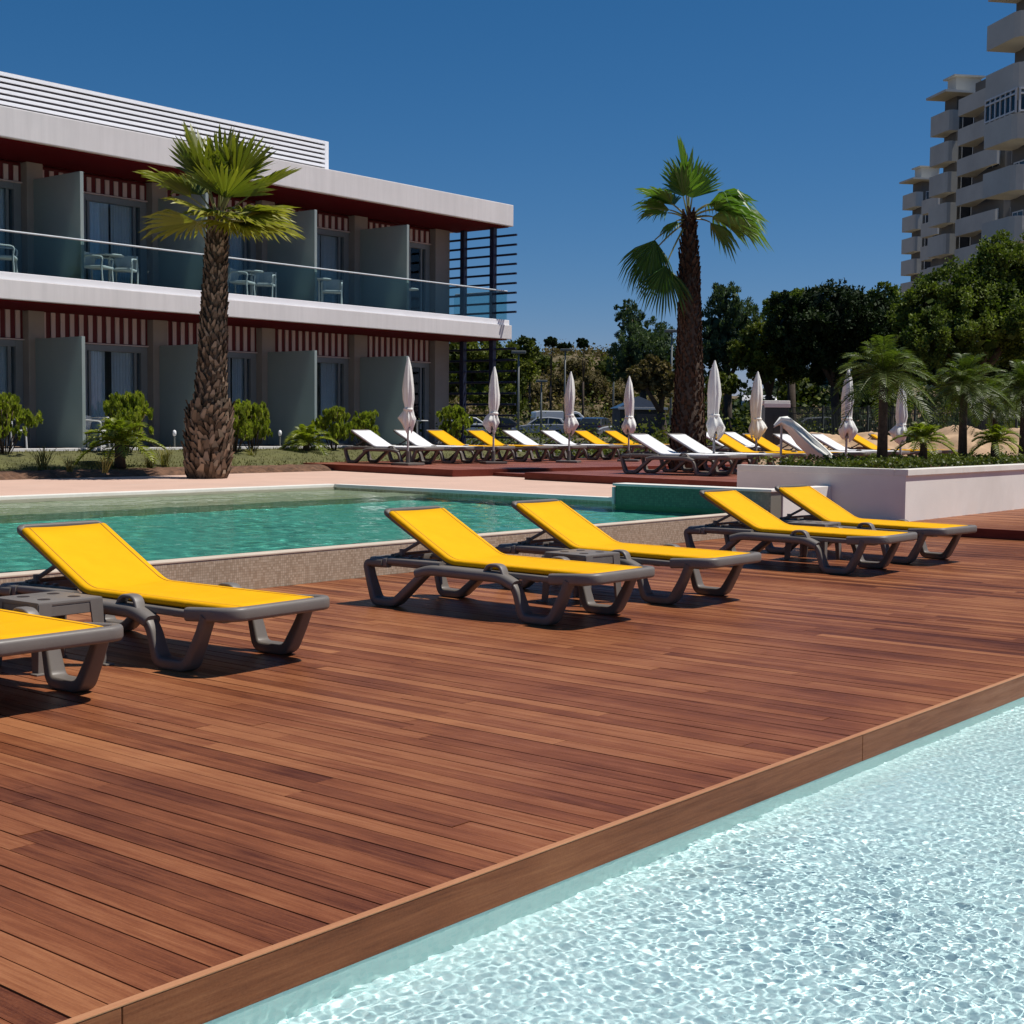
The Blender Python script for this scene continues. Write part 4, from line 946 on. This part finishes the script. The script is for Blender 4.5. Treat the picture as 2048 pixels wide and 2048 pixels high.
tree('dark_tree', 1960, 60, 'dark low tree below the huge umbrella pine', TG_, [(1900, 735, 90, 40), (2000, 735, 90, 46), (1800, 740, 60, 36)], M_dark, .2, .14, 180, 80, 17)
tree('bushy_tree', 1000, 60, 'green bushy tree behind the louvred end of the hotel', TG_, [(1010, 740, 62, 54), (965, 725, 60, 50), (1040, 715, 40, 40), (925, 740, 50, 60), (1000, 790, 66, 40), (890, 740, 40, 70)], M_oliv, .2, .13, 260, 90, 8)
tree('leafy_shrub', 1330, 58, 'dry olive shrub at the foot of the bare palm trunk', 'dry shrubs', [(1310, 745, 36, 32), (1335, 770, 36, 26), (1280, 760, 30, 30)], M_scrub, .2, .15, 90, 46, 9, cat='shrub')
SC = 'dry shrubs'
def ground_hit(px, py, D0):
    D = D0
    while D < 230:
        p = at_d(px, py, D); h = gz(p.x, p.y)
        if p.z <= h: return D, h - .2
        D += 1.0
    return D0, gz(*at_d(px, py, D0)[:2]) - .2
for i, (px, py, rx, ry, D, mt, lab) in enumerate(((1085, 725, 24, 20, 96, M_oliv, 'green shrub high on the dry hillside, furthest left'), (1150, 735, 30, 16, 92, M_scrub, 'broad dry shrub on the hillside left of the third lamp post'), (1120, 770, 26, 22, 84, M_scrub, 'dry shrub low on the hillside behind the third parasol'), (1185, 770, 30, 30, 84, M_scrub, 'tall dry shrub on the hillside between the third and fourth parasols'),
        (1215, 735, 24, 24, 88, M_oliv, 'olive shrub on the hillside below the left pine'), (1060, 790, 28, 24, 72, M_scrub, 'dry shrub at the edge of the car park, right of the lamp post'), (1240, 800, 30, 20, 66, M_scrub, 'dry shrub before the hut'), (1420, 790, 30, 22, 58, M_oliv, 'green shrub behind the fifth parasol'), (1600, 780, 40, 24, 58, M_oliv, 'wide green shrub below the very dark tree'),
        (1540, 745, 34, 14, 66, M_scrub, 'flat dry shrub on the bank behind the motorhome'), (1620, 758, 30, 16, 66, M_scrub, 'dry shrub on the bank below the very dark tree'), (1700, 790, 46, 26, 52, M_dark, 'dark shrub behind the fence left of the largest planter palm'), (1450, 765, 34, 18, 62, M_oliv, 'green shrub between the fifth and sixth parasols, further back'))):
    D, gz0 = ground_hit(px, py + ry * 1.25, D if px > 1400 else 104)
    tree('shrub', px, D, lab, SC, [(px, py, rx, ry), (px - rx * .5, py + ry * .5, rx * .7, ry * .8), (px + rx * .5, py + ry * .4, rx * .7, ry * .8)], mt, gz0, .13, 60, 60, 40 + i, tr=.06, cat='shrub')
for i, (px, py, rx, ry, lab) in enumerate(((1058, 684, 12, 9, 'small round tree on the ridge, left of two'), (1100, 684, 13, 9, 'small round tree on the ridge, right of two'), (1165, 686, 11, 9, 'little tree on the ridge with sky showing through'), (1128, 692, 14, 5, 'low bush on the ridge between the little trees'))):
    D, gz0 = ground_hit(px, 700, 120)
    tree('ridge_tree', px, D, lab, 'small trees on the ridge', [(px, py, rx, ry), (px + rx * .5, py + 3, rx * .6, ry * .7)], M_dark, gz0 - .6, .2, 34, 50, 60 + i, tr=.1)
# scrub scattered over the hillside and the bank: too many small plants to count
def scrub(name, label, mat, n, pick, seed, leaf):
    g = random.Random(seed); V = []; F = []; C = []
    for _ in range(n):
        a, d = pick(g); x, y = d * math.cos(R_(a)), d * math.sin(R_(a)); z = gz(x, y); q = g.uniform(.3, 1.1) * g.choice((.6, 1, 1.4)); tone = g.uniform(.1, .8)
        for k in range(int(34 * q) + 8):
            w = Vector((g.gauss(0, 1), g.gauss(0, 1), g.gauss(0, .7))) * q * .45; p = Vector((x, y, z + q * .35)) + w; e = Vector((g.uniform(-1, 1), g.uniform(-1, 1), g.uniform(-.2, 1))).normalized(); s = e.cross(Vector((g.uniform(-1, 1), g.uniform(-1, 1), g.uniform(-1, 1)))); L_ = leaf * g.uniform(.6, 1.4)
            if s.length < .01: continue
            s = s.normalized() * L_ * .4; m = len(V); V += [p - e * L_ * .5, p + s, p + e * L_ * .5, p - s]; F.append((m, m + 1, m + 2, m + 3)); C.append(min(1, max(0, tone + g.uniform(-.2, .2))))
    b = MB(); b.v = [tuple(p) for p in V]; b.f = F; b.c = C; o = b.build(name, mat); o['kind'] = 'stuff'; o['label'] = label
scrub('dry_scrub', 'dry brown scrub covering the hillside behind the car park', M_scrub, 1000, lambda g: (g.uniform(31, 44), g.uniform(110, 172)), 71, .26)
scrub('green_scrub', 'green scrub scattered over the hillside behind the car park', M_oliv, 260, lambda g: (g.uniform(31, 44), g.uniform(108, 172)), 72, .26)
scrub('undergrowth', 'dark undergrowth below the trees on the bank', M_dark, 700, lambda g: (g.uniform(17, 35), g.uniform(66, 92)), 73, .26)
scrub('low_scrub', 'low olive scrub between the far sun decks and the car park', M_oliv, 650, lambda g: (g.uniform(27, 43), g.uniform(37, 58)), 75, .085)
scrub('bank_scrub', 'olive scrub along the foot of the bank below the trees', M_oliv, 260, lambda g: (g.uniform(18, 34), g.uniform(64, 82)), 74, .22)
# ---------------------------------------------------------------- feathery shrubs along the hotel terrace
M_shrub = leafmat('shrub_leaf', (.13, .18, .02), (.46, .48, .08), .45, .5, .3)
def feathery_shrub(seed):
    g = random.Random(seed); r = empty('feathery_shrub'); tag(r, 'x', 'shrub'); sb = MB(); lobes = []
    for k in range(17):
        a = k * 2.4; q = g.uniform(.06, .46); top = Vector((math.cos(a) * q, math.sin(a) * q, g.uniform(.32, 1.12)))
        sb.tube([(top.x * .25, top.y * .25, 0), (top.x * .6, top.y * .6, top.z * .5), tuple(top)], .010, 5); lobes.append((top.x, top.y, top.z, g.uniform(.10, .24), g.uniform(.10, .22)))
    sb.build('stem', M_trunk, r, smooth=True); crown_mesh(lobes, 230, 60, .10, g, 2.2, core=False).build('foliage', M_shrub, r); return r
sh_ = feathery_shrub(14)
SHG = 'feathery shrubs along the hotel terrace'
for i, (px, Y, s, lab) in enumerate(((252, 24.0, 1.05, 'feathery shrub before the second ground floor door from the left'), (8, 24.1, 1.0, 'feathery shrub at the left edge of the picture'), (505, 24.1, .95, 'dense feathery shrub just right of the tall fan palm trunk'),
                                     (668, 24.1, .86, 'feathery shrub behind the leftmost white lounger, left one of two'), (728, 24.2, .80, 'feathery shrub behind the leftmost white lounger, right one of two'), (905, 24.2, .95, 'feathery shrub at the foot of the louvred gable'))):
    o = sh_ if i == 0 else copy_tree(sh_); p = at_y(px, 880, Y); place(o, (p.x, Y, .70), i * 1.3, s, lab, SHG)
o = copy_tree(sh_); p = at_y(470, 880, 23.9); place(o, (p.x, 23.9, .69), 5, .9, 'feathery shrub half hidden behind the tall fan palm trunk', SHG)
# ---------------------------------------------------------------- apartment tower
M_conc = varied('tower_concrete', (.53, .52, .47), .06, .5, .85, .1, 30, dirt=(.30, .29, .27, .4))
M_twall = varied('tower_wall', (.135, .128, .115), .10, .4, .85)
M_twin = varied('tower_window', (.025, .028, .035), .2, 1, .2)
M_tframe = varied('tower_white_frame', (.6, .62, .63), .05, 1, .5)
tw = empty('apartment_tower', at_d(1960, 850, 110), 0, 'tall stepped concrete apartment block with rows of balconies behind the trees', 'building'); tw.location.z = 0
TO = tw.location.copy()
rr = (FX_ - UX_ * .184).normalized(); qq = (UX_ + FX_ * .184).normalized()
def frame(C): 
    return Matrix(((qq.x, rr.x, 0, C.x), (qq.y, rr.y, 0, C.y), (0, 0, 1, 0), (0, 0, 0, 1)))
def tpart(mb, name, mat): mb.v = [tuple(Vector(p) - TO) for p in mb.v]; return mb.build(name, mat, tw)
def tblock(D, xl, xc, xr, tops, parap, rec=1.5, depth=14, glazed=(), roof=None, zbase=0, wq=None):
    C = at_d(xc, 400, D); a = (xc - 1024) / FPX * D; kl = (xl - 1024) / FPX; ks = (xr - 1024) / FPX
    t = (a - kl * D) / (.181 + .983 * kl); w = (ks * D - a) / (.983 - .181 * ks); M = frame(C)
    zs = [at_d(xc, y, D).z for y in tops]; fl = zs[0] - zs[1]; ph = parap
    while zs[-1] - fl > 1: zs.append(zs[-1] - fl)
    zt = zs[0] + 1.55
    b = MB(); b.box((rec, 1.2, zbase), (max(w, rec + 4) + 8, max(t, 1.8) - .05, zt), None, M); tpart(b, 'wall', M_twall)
    for i, z in enumerate(zs):
        b = MB(); n = .18; cw = min(.55, w * .4)
        # parapet plan with a rounded outer corner
        pts = [(0.0, t), (0, cw), (cw * .3, cw * .3), (cw, 0), (w, 0)]
        pin = [(n, t), (n, cw + .05), (cw * .3 + n * .8, cw * .3 + n * .8), (cw + .05, n), (w, n)]
        V = [M @ Vector((p[0], p[1], q)) for q in (z - ph, z) for p in pts] + [M @ Vector((p[0], p[1], q)) for q in (z - ph, z) for p in pin]; m = 5; F = []
        for j in range(m - 1): F += [(j, j + 1, m + j + 1, m + j), (2 * m + j + 1, 2 * m + j, 3 * m + j, 3 * m + j + 1), (m + j, m + j + 1, 3 * m + j + 1, 3 * m + j)]
        F += [(0, m, 3 * m, 2 * m), (m - 1, 3 * m - 1, 4 * m - 1, 2 * m - 1)]
        b.add(V, F); b.add([M @ Vector((p[0], p[1], z - ph)) for p in pts] + [M @ Vector((w, rec + .2, z - ph)), M @ Vector((rec + .2, t, z - ph))], [tuple(range(6, -1, -1))]); b.box((n, n, z - ph + .004), (w, t, z - ph + .2), None, M)
        if w > 1.2 and z > zs[-1] - 1: b.box((w * .35, -.012, z - ph * .55), (w * .35 + .45, -.002, z - ph * .55 + .2), None, M)
        tpart(b, 'balcony', M_conc)
        zz0, zz1 = z - ph + .9, z - ph + fl - .75
        for lo_, hi_ in (((rec - .03, 2.0, zz0 - .6), (rec - .005, 2.0 + min(2.4, t * .35), zz1)), ((rec - .03, t * .55 + 1.6, zz0 - .2), (rec - .005, t * .55 + 1.6 + min(2.2, t * .25), zz1)), ((rec + .6, 1.165, zz0 - .6), (rec + 2.8, 1.195, zz1))):
            if lo_[1] < t - .5 or lo_[1] < 1.2: 
                hi_ = (hi_[0], min(hi_[1], max(t, 1.8) - .06), hi_[2]); b = MB(); b.box(lo_, hi_, None, M); wo_ = tpart(b, 'window', M_twin); b = MB(); fw = .07
                if lo_[0] < rec:
                    for yy in (lo_[1], (lo_[1] + hi_[1]) / 2, hi_[1] - fw): b.box((rec - .045, yy, lo_[2]), (rec - .031, yy + fw, hi_[2]), None, M)
                    b.box((rec - .046, lo_[1], hi_[2] - fw), (rec - .0305, hi_[1], hi_[2] + .002), None, M)
                else:
                    for xx in (lo_[0], (lo_[0] + hi_[0]) / 2, hi_[0] - fw): b.box((xx, 1.15, lo_[2]), (xx + fw, 1.164, hi_[2]), None, M)
                    b.box((lo_[0], 1.149, hi_[2] - fw), (hi_[0], 1.1645, hi_[2] + .002), None, M)
                b.v = [tuple(Vector(p) - TO) for p in b.v]; b.build('window_frame', M_tframe, wo_)
        if i in glazed:
            b = MB()
            for (x0, y0, x1, y1, k) in ((.05, .2, .05, t, 6), (.2, .05, w, .05, 3)):
                for j in range(k + 1):
                    x, y = x0 + (x1 - x0) * j / k, y0 + (y1 - y0) * j / k; b.box((x - .05, y - .05, z + .002), (x + .05, y + .05, z + fl - ph - .01), None, M)
            for zz in (z + .05, z + fl - ph - .12, z + (fl - ph) * .72): b.box((-.02, .2, zz), (.08, t, zz + .1), None, M); b.box((.2, -.02, zz), (w, .08, zz + .1), None, M)
            fr_ = tpart(b, 'glazing_frame', M_tframe); b = MB(); b.box((.06, .2, z + .01), (.075, t, z + fl - ph - .02), None, M); b.box((.2, .06, z + .01), (w, .075, z + fl - ph - .02), None, M); b.v = [tuple(Vector(p) - TO) for p in b.v]; b.build('pane', M_tglass, fr_)
    if roof:
        b = MB(); b.box((-roof, -roof * .6, zt + .002), (w + 2, t, zt + .22), None, M); b.box((rec + .1, 1.6, zt + .22), (w + 3, t - .3, zt + 1.9), None, M); b.box((rec - .3, 1.2, zt + 1.902), (w + 3.2, t - .1, zt + 2.05), None, M); tpart(b, 'roof', M_conc)
M_tglass = glassmat('tower_glass', (.45, .52, .56), 1.5)
tblock(81.5, 1964, 2028, 2078, [-76, 25, 126, 226, 328, 430, 531], 1.45, 1.8, 12, glazed=(3,))
tblock(124, 1911, 1988, 1996, [186 - 18, 248 - 18, 311 - 18, 373 - 18, 436 - 18], 1.5, 1.6, 8)
tblock(134, 1857, 1893, 1914, [221, 282, 343, 404, 466], 1.9, 1.4, 9, roof=.55)
tblock(172, 1843, 1874, 1880, [392, 439, 486], 1.7, 1.4, 6)
tblock(186, 1805, 1831, 1846, [383, 428, 472, 516], 1.9, 1.4, 9, roof=.55)
# ---------------------------------------------------------------- cars, hut, kiosk, posts, fence, heap
M_tyre = varied('tyre', (.02, .02, .02), .1, 5, .8); M_rim = varied('rim', (.45, .45, .46), .1, 5, .35); M_cglass = varied('car_glass', (.02, .025, .03), .1, 2, .08); M_lamp = varied('lamp_glass', (.6, .58, .55), .1, 5, .2); M_tail = varied('tail_lamp', (.35, .02, .02), .1, 5, .3)
def paint(n, c): m = N(n); m.base(c); m.set(Roughness=.28); m.b.inputs['Coat Weight'].default_value = .6; return m.m
CP = {k: paint(k + '_paint', c) for k, c in dict(white=(.72, .72, .71), silver=(.42, .43, .44), black=(.02, .02, .022), blue=(.06, .09, .16), grey=(.16, .165, .17), red=(.28, .03, .03)).items()}
def car(px, D, kind, paintn, yaw, label, flip=False):
    """side profile lofted across the width, cabin tucked in; built nose towards +x"""
    p = at_d(px, 850, D); r = empty('parked_car' if kind != 'motorhome' and kind != 'van' else kind, (p.x, p.y, .342), 0, label, 'car' if kind not in ('motorhome', 'van') else kind, 'vehicles in the car park')
    r.rotation_euler = (0, 0, math.atan2(UX_.y, UX_.x) + R_(yaw) + (math.pi if flip else 0))
    if kind == 'hatch': body = [(-1.95, .35), (-2.0, .75), (-1.9, .95), (-1.2, .99), (.75, .96), (1.6, .82), (1.98, .66), (2.0, .35)]; cab = [(-1.85, .95), (-1.45, 1.40), (-.6, 1.48), (.25, 1.42), (.95, .95)]; w = .86; wb = (-1.25, 1.28)
    elif kind == 'van': body = [(-2.4, .4), (-2.45, 1.0), (-2.4, 1.15), (1.2, 1.12), (2.1, 1.0), (2.4, .75), (2.42, .4)]; cab = [(-2.4, 1.12), (-2.32, 1.88), (-2.0, 1.96), (.7, 1.95), (1.0, 1.85), (1.75, 1.1)]; w = .95; wb = (-1.5, 1.5)
    else: body = [(-3.0, .45), (-3.0, 1.2), (-2.95, 1.25), (1.6, 1.2), (2.6, 1.05), (2.95, .8), (3.0, .45)]; cab = [(-3.0, 1.22), (-2.98, 2.55), (-2.6, 2.72), (1.9, 2.75), (2.25, 2.45), (2.5, 1.15)]; w = 1.08; wb = (-1.7, 1.9)
    def loft(prof, w0, w1, zlo, zhi):
        b = MB(); n = len(prof); V = []
        for s in (-1, 1):
            for (x, z) in prof: f = (z - zlo) / max(.01, zhi - zlo); V.append((x, s * (w0 + (w1 - w0) * f), z))
        F = [tuple(range(n)), tuple(range(2 * n - 1, n - 1, -1))] + [(i, (i + 1) % n, n + (i + 1) % n, n + i)[::-1] for i in range(n)]
        b.add(V, F); return b
    bo = loft(body, w * .97, w, .35, 1.0).build('body', CP[paintn], r); bv = bo.modifiers.new('b', 'BEVEL'); bv.width = .05; bv.segments = 2
    zl = cab[0][1]; zh = max(z for x, z in cab); ci = .80 if kind == 'hatch' else .93
    co = loft(cab, w * .95, w * ci, zl, zh).build('cabin', CP[paintn], r); bv = co.modifiers.new('b', 'BEVEL'); bv.width = .05; bv.segments = 2
    for s in (-1, 1):
        def side(x, z, e=.012): f = (z - zl) / (zh - zl); return (x, s * (w * .95 + (w * ci - w * .95) * f + e), z)
        panes = {'hatch': [[(-1.62, 1.0), (-1.32, 1.36), (-.62, 1.41), (-.62, 1.0)], [(-.54, 1.0), (-.54, 1.41), (.18, 1.36), (.74, 1.0)]], 'van': [[(.1, 1.2), (.1, 1.75), (.85, 1.75), (1.45, 1.2)]], 'motorhome': [[(-2.2, 1.6), (-2.2, 2.15), (-1.2, 2.15), (-1.2, 1.6)], [(-.3, 1.6), (-.3, 2.15), (.5, 2.15), (.5, 1.6)], [(1.2, 1.3), (1.2, 1.9), (1.7, 1.9), (2.2, 1.3)]]}[kind]
        for q in panes: b = MB(); b.face([side(x, z) for x, z in q]); b.build('side_window', M_cglass, r)
        b = MB(); b.box((body[-1][0] - .12, s * w * .72 - .14, .62), (body[-1][0] + .004, s * w * .72 + .14, .76)); b.build('headlight', M_lamp, r)
        b = MB(); b.box((body[0][0] - .03, s * w * .8 - .08, .68), (body[0][0] + .06, s * w * .8 + .08, .9)); b.build('tail_light', M_tail, r)
        for x in wb:
            Mw = Matrix.Translation((x, s * (w - .10), .31)) @ Matrix.Rotation(math.pi / 2, 4, 'X')
            b = MB(); b.lathe([(0, -.1), (.27, -.1), (.31, -.07), (.31, .07), (.27, .1), (0, .1)], 18); b.v = [tuple(Mw @ Vector(q)) for q in b.v]; wo = b.build('wheel', M_tyre, r, smooth=True, angle=40)
            b = MB(); b.lathe([(0, -.112), (.19, -.112), (.2, -.09), (.2, .09), (.19, .112), (0, .112)], 14); b.v = [tuple(Mw @ Vector(q)) for q in b.v]; b.build('rim', M_rim, wo)
    # windscreen and rear window
    def slope(i0, i1, name, sgn):
        (xa, za), (xb, zb_) = cab[i0], cab[i1]; A = Vector((xa, 0, za)); B = Vector((xb, 0, zb_)); nn = Vector((B.z - A.z, 0, -(B.x - A.x))).normalized() * sgn * .014; a1, b1 = A.lerp(B, .14) + nn, A.lerp(B, .88) + nn
        b = MB(); b.face([(a1.x, -w * .82, a1.z), (a1.x, w * .82, a1.z), (b1.x, w * .74, b1.z), (b1.x, -w * .74, b1.z)]); b.build(name, M_cglass, r)
    slope(len(cab) - 1, len(cab) - 2, 'windscreen', 1); slope(0, 1, 'rear_window', -1)
for a in ((945, 104, 'hatch', 'white', 4, 'white hatchback behind the second parasol, before the hotel end'), (1082, 100, 'hatch', 'silver', -6, 'silver hatchback right of the lamp post', True), (1128, 106, 'van', 'white', 10, 'white van behind the third parasol'), (1012, 108, 'hatch', 'black', 0, 'black car far back between the hotel end and the lamp post'),
          (1195, 100, 'hatch', 'black', 70, 'black car left of the white pickup, seen end on'), (1254, 96, 'hatch', 'white', 0, 'white car behind the fourth parasol', True), (1165, 104, 'hatch', 'blue', 60, 'dark blue car between the third and fourth parasols'), (1528, 84, 'motorhome', 'white', 72, 'white motorhome behind the sixth parasol', True), (1465, 80, 'hatch', 'black', 0, 'black car left of the sixth parasol'), (1445, 92, 'hatch', 'grey', 15, 'grey car behind the fifth parasol, further back', True), (1620, 72, 'hatch', 'grey', -4, 'grey car right of the dark kiosk', True), (1318, 92, 'hatch', 'black', 50, 'black car just left of the bare palm trunk')):
    car(*a)
M_hutw = varied('hut_wall', (.07, .062, .055), .2, 2, .8)
def hut(px, D, w, d, h, rz, name, label, wall, roofm, pitched):
    p = at_d(px, 850, D); r = empty(name, (p.x, p.y, .23), math.atan2(UX_.y, UX_.x) + rz, label, name)
    b = MB(); b.box((-w / 2, -d / 2, 0), (w / 2, d / 2, h)); b.build('wall', wall, r)
    b = MB(); o = .04 if not pitched else .12
    if pitched: b.add([(-w / 2 - o, -d / 2 - o, h), (w / 2 + o, -d / 2 - o, h), (w / 2 + o, d / 2 + o, h), (-w / 2 - o, d / 2 + o, h), (0, 0, h + w * .28)], [(0, 1, 4), (1, 2, 4), (2, 3, 4), (3, 0, 4), (3, 2, 1, 0)])
    else: b.bbox((-w / 2 - o, -d / 2 - o, h + .002), (w / 2 + o, d / 2 + o, h + .12), .02)
    b.build('roof', roofm, r)
    b = MB(); b.box((-w * .12, -d / 2 - .02, .02), (w * .32, -d / 2 - .003, h * .86)); b.build('door', M_twin, r)
    b = MB(); b.bbox((-w / 2 - o, -d / 2 - o - .03, h - .06), (w / 2 + o, -d / 2 - o - .004, h + .05), .005); b.build('fascia', M_white, r)
hut(1276, 70, 2.2, 2.2, 1.9, .1, 'hut', 'small hut with dark pitched roof beside the fourth parasol', M_hutw, M_twin, True)
hut(1545, 38, .62, .9, 1.66, .05, 'kiosk', 'narrow dark kiosk with pale flat roof edge behind the loungers', M_twin, M_white, False)
M_post = varied('galvanised', (.17, .18, .165), .1, 4, .5)
for i, (px, yt, D, lab) in enumerate(((1036, 702, 58, 'grey lamp post with flat head right of the hotel'), (1082, 760, 74, 'short grey lamp post behind the silver hatchback'), (1129, 698, 84, 'tall thin lamp post on the hillside behind the third parasol'), (1226, 702, 84, 'thin lamp post left of the fourth parasol pole top'), (1341, 660, 60, 'brown lamp post just left of the bare palm trunk'))):
    p = at_d(px, 850, D); h = at_d(px, yt, D).z - .2; r = empty('lamp_post', (p.x, p.y, .2), math.atan2(UX_.y, UX_.x), lab, 'lamp post', 'lamp posts around the car park')
    b = MB(); b.tube([(0, 0, 0), (0, 0, h * .5), (0, 0, h - .12)], .05, 8, None, scales=[1.2, 1, .75]); b.build('post', M_post, r, smooth=True); b = MB(); b.bbox((-.3, -.14, h - .12), (.3, .14, h), .03); b.build('lamp_head', M_post, r)
f0, f1 = at_d(1560, 850, 44), at_d(2130, 850, 38); r = empty('mesh_fence', (f0.x, f0.y, .22), math.atan2(f1.y - f0.y, f1.x - f0.x), 'dark wire mesh fence behind the sand heap', 'fence'); Lf = (f1.xy - f0.xy).length
M_fence = varied('fence_steel', (.035, .045, .035), .1, 3, .6); n = int(Lf / 1.5)
for i in range(n + 1): b = MB(); b.box((i * 1.5 - .03, -.03, 0), (i * 1.5 + .03, .03, 1.75)); b.build('post', M_fence, r)
for i in range(n):
    b = MB()
    for k in range(1, 28): x = i * 1.5 + .03 + k * 1.44 / 28; b.box((x - .006, -.006, .05), (x + .006, .006, 1.7))
    for z in (.06, .5, 1.0, 1.5, 1.68): b.box((i * 1.5 + .031, -.010, z), ((i + 1) * 1.5 - .031, .010, z + .02))
    b.build('mesh_panel', M_fence, r)
# sandy ground and heap on the right
b = MB(); b.box((29.5, -8, -.2), (70, 13.9, .29)); structure(b.build('sand_ground', M_sand))
p = at_d(1890, 850, 33); g = random.Random(3); b = MB(); nx, ny = 90, 40; V = []
for i in range(nx + 1):
    for j in range(ny + 1):
        u, v = i / nx * 2 - 1, j / ny * 2 - 1; q = p + UX_ * (u * 4.8) + FX_ * (v * 2.0); h = max(0, 1 - v * v) ** .8 * max(0, 1 - u ** 4) * (.98 + .16 * math.sin(u * 7) + .10 * math.sin(u * 17 + 1) + .07 * math.sin(u * 31 + v * 9)) + g.uniform(-.02, .02)
        V.append((q.x - p.x, q.y - p.y, h - .05))
b.add(V, [(i * (ny + 1) + j, (i + 1) * (ny + 1) + j, (i + 1) * (ny + 1) + j + 1, i * (ny + 1) + j + 1) for i in range(nx) for j in range(ny)])
o = b.build('sand_heap', M_sand, None, smooth=True, loc=(p.x, p.y, .25)); tag(o, 'long heap of tan sand behind the planter box palms', 'heap')

for i, (px, py, lab) in enumerate(((560, 893, 'small white garden lamp on the terrace right of the dense feathery shrub'), (349, 893, 'small white garden lamp on the terrace left of the tall fan palm'))):
    p = at_y(px, py, YS + .35); r = empty('garden_lamp', (p.x, YS + .35, ZT - .003), 0, lab, 'garden lamp', 'garden lamps on the terrace')
    b = MB(); b.tube([(0, 0, 0), (0, 0, .26)], .018, 8); b.build('post', M_post, r); b = MB(); b.lathe([(0, .24), (.028, .25), (.042, .30), (.034, .36), (0, .38)], 12); b.build('globe', M_louv, r, smooth=True)
# ================================================================ CAMERA, SUN, SKY
cam = bpy.data.cameras.new('camera'); co = bpy.data.objects.new('camera', cam); col.objects.link(co); sc.camera = co
r_, u_, f_ = CR[:, 0], CR[:, 1], CR[:, 2]
co.matrix_world = Matrix(((r_[0], u_[0], -f_[0], 0), (r_[1], u_[1], -f_[1], 0), (r_[2], u_[2], -f_[2], EYE), (0, 0, 0, 1)))
cam.sensor_fit = 'HORIZONTAL'; cam.sensor_width = 36; cam.lens = 36 * FPX / 2048; cam.clip_end = 5000; cam.clip_start = .05
EL, AZ = R_(63), R_(-47)
D = Vector((math.cos(EL) * math.cos(AZ), math.cos(EL) * math.sin(AZ), math.sin(EL)))
s = bpy.data.lights.new('sun', 'SUN'); s.energy = 5.0; s.angle = R_(.53); s.color = (1.0, .955, .89)
so = bpy.data.objects.new('sun', s); col.objects.link(so); so.rotation_euler = D.to_track_quat('Z', 'Y').to_euler(); so.location = (0, 0, 40)
s.cycles.is_caustics_light = True
wd = bpy.data.worlds.new('World'); sc.world = wd; wd.use_nodes = True; t = wd.node_tree; bg = t.nodes['Background']
sk = t.nodes.new('ShaderNodeTexSky'); sk.sky_type = 'NISHITA'; sk.sun_disc = False; sk.sun_elevation = EL; sk.sun_rotation = math.pi / 2 - AZ
sk.air_density = 1.0; sk.dust_density = .0; sk.ozone_density = 4.5; sk.altitude = 1500
# deepen the clear sky: per-channel grade of the sky colour, the same for every ray
sp = t.nodes.new('ShaderNodeSeparateColor'); cb = t.nodes.new('ShaderNodeCombineColor'); t.links.new(sk.outputs[0], sp.inputs[0])
for i, (gain, power) in enumerate(((1.07, 1.6), (.61, .94), (.79, .87))):
    a = t.nodes.new('ShaderNodeMath'); a.operation = 'MULTIPLY'; a.inputs[1].default_value = .075; t.links.new(sp.outputs[i], a.inputs[0])
    b = t.nodes.new('ShaderNodeMath'); b.operation = 'POWER'; b.inputs[1].default_value = power; t.links.new(a.outputs[0], b.inputs[0])
    c = t.nodes.new('ShaderNodeMath'); c.operation = 'MULTIPLY'; c.inputs[1].default_value = gain * 10; t.links.new(b.outputs[0], c.inputs[0]); t.links.new(c.outputs[0], cb.inputs[i])
t.links.new(cb.outputs[0], bg.inputs[0]); bg.inputs[1].default_value = .101
vs = sc.view_settings; vs.view_transform = 'Standard'; vs.look = 'None'; vs.exposure = 0; vs.gamma = 1; vs.use_curve_mapping = False
sc.cycles.max_bounces = 10; sc.cycles.transparent_max_bounces = 16; sc.cycles.transmission_bounces = 8
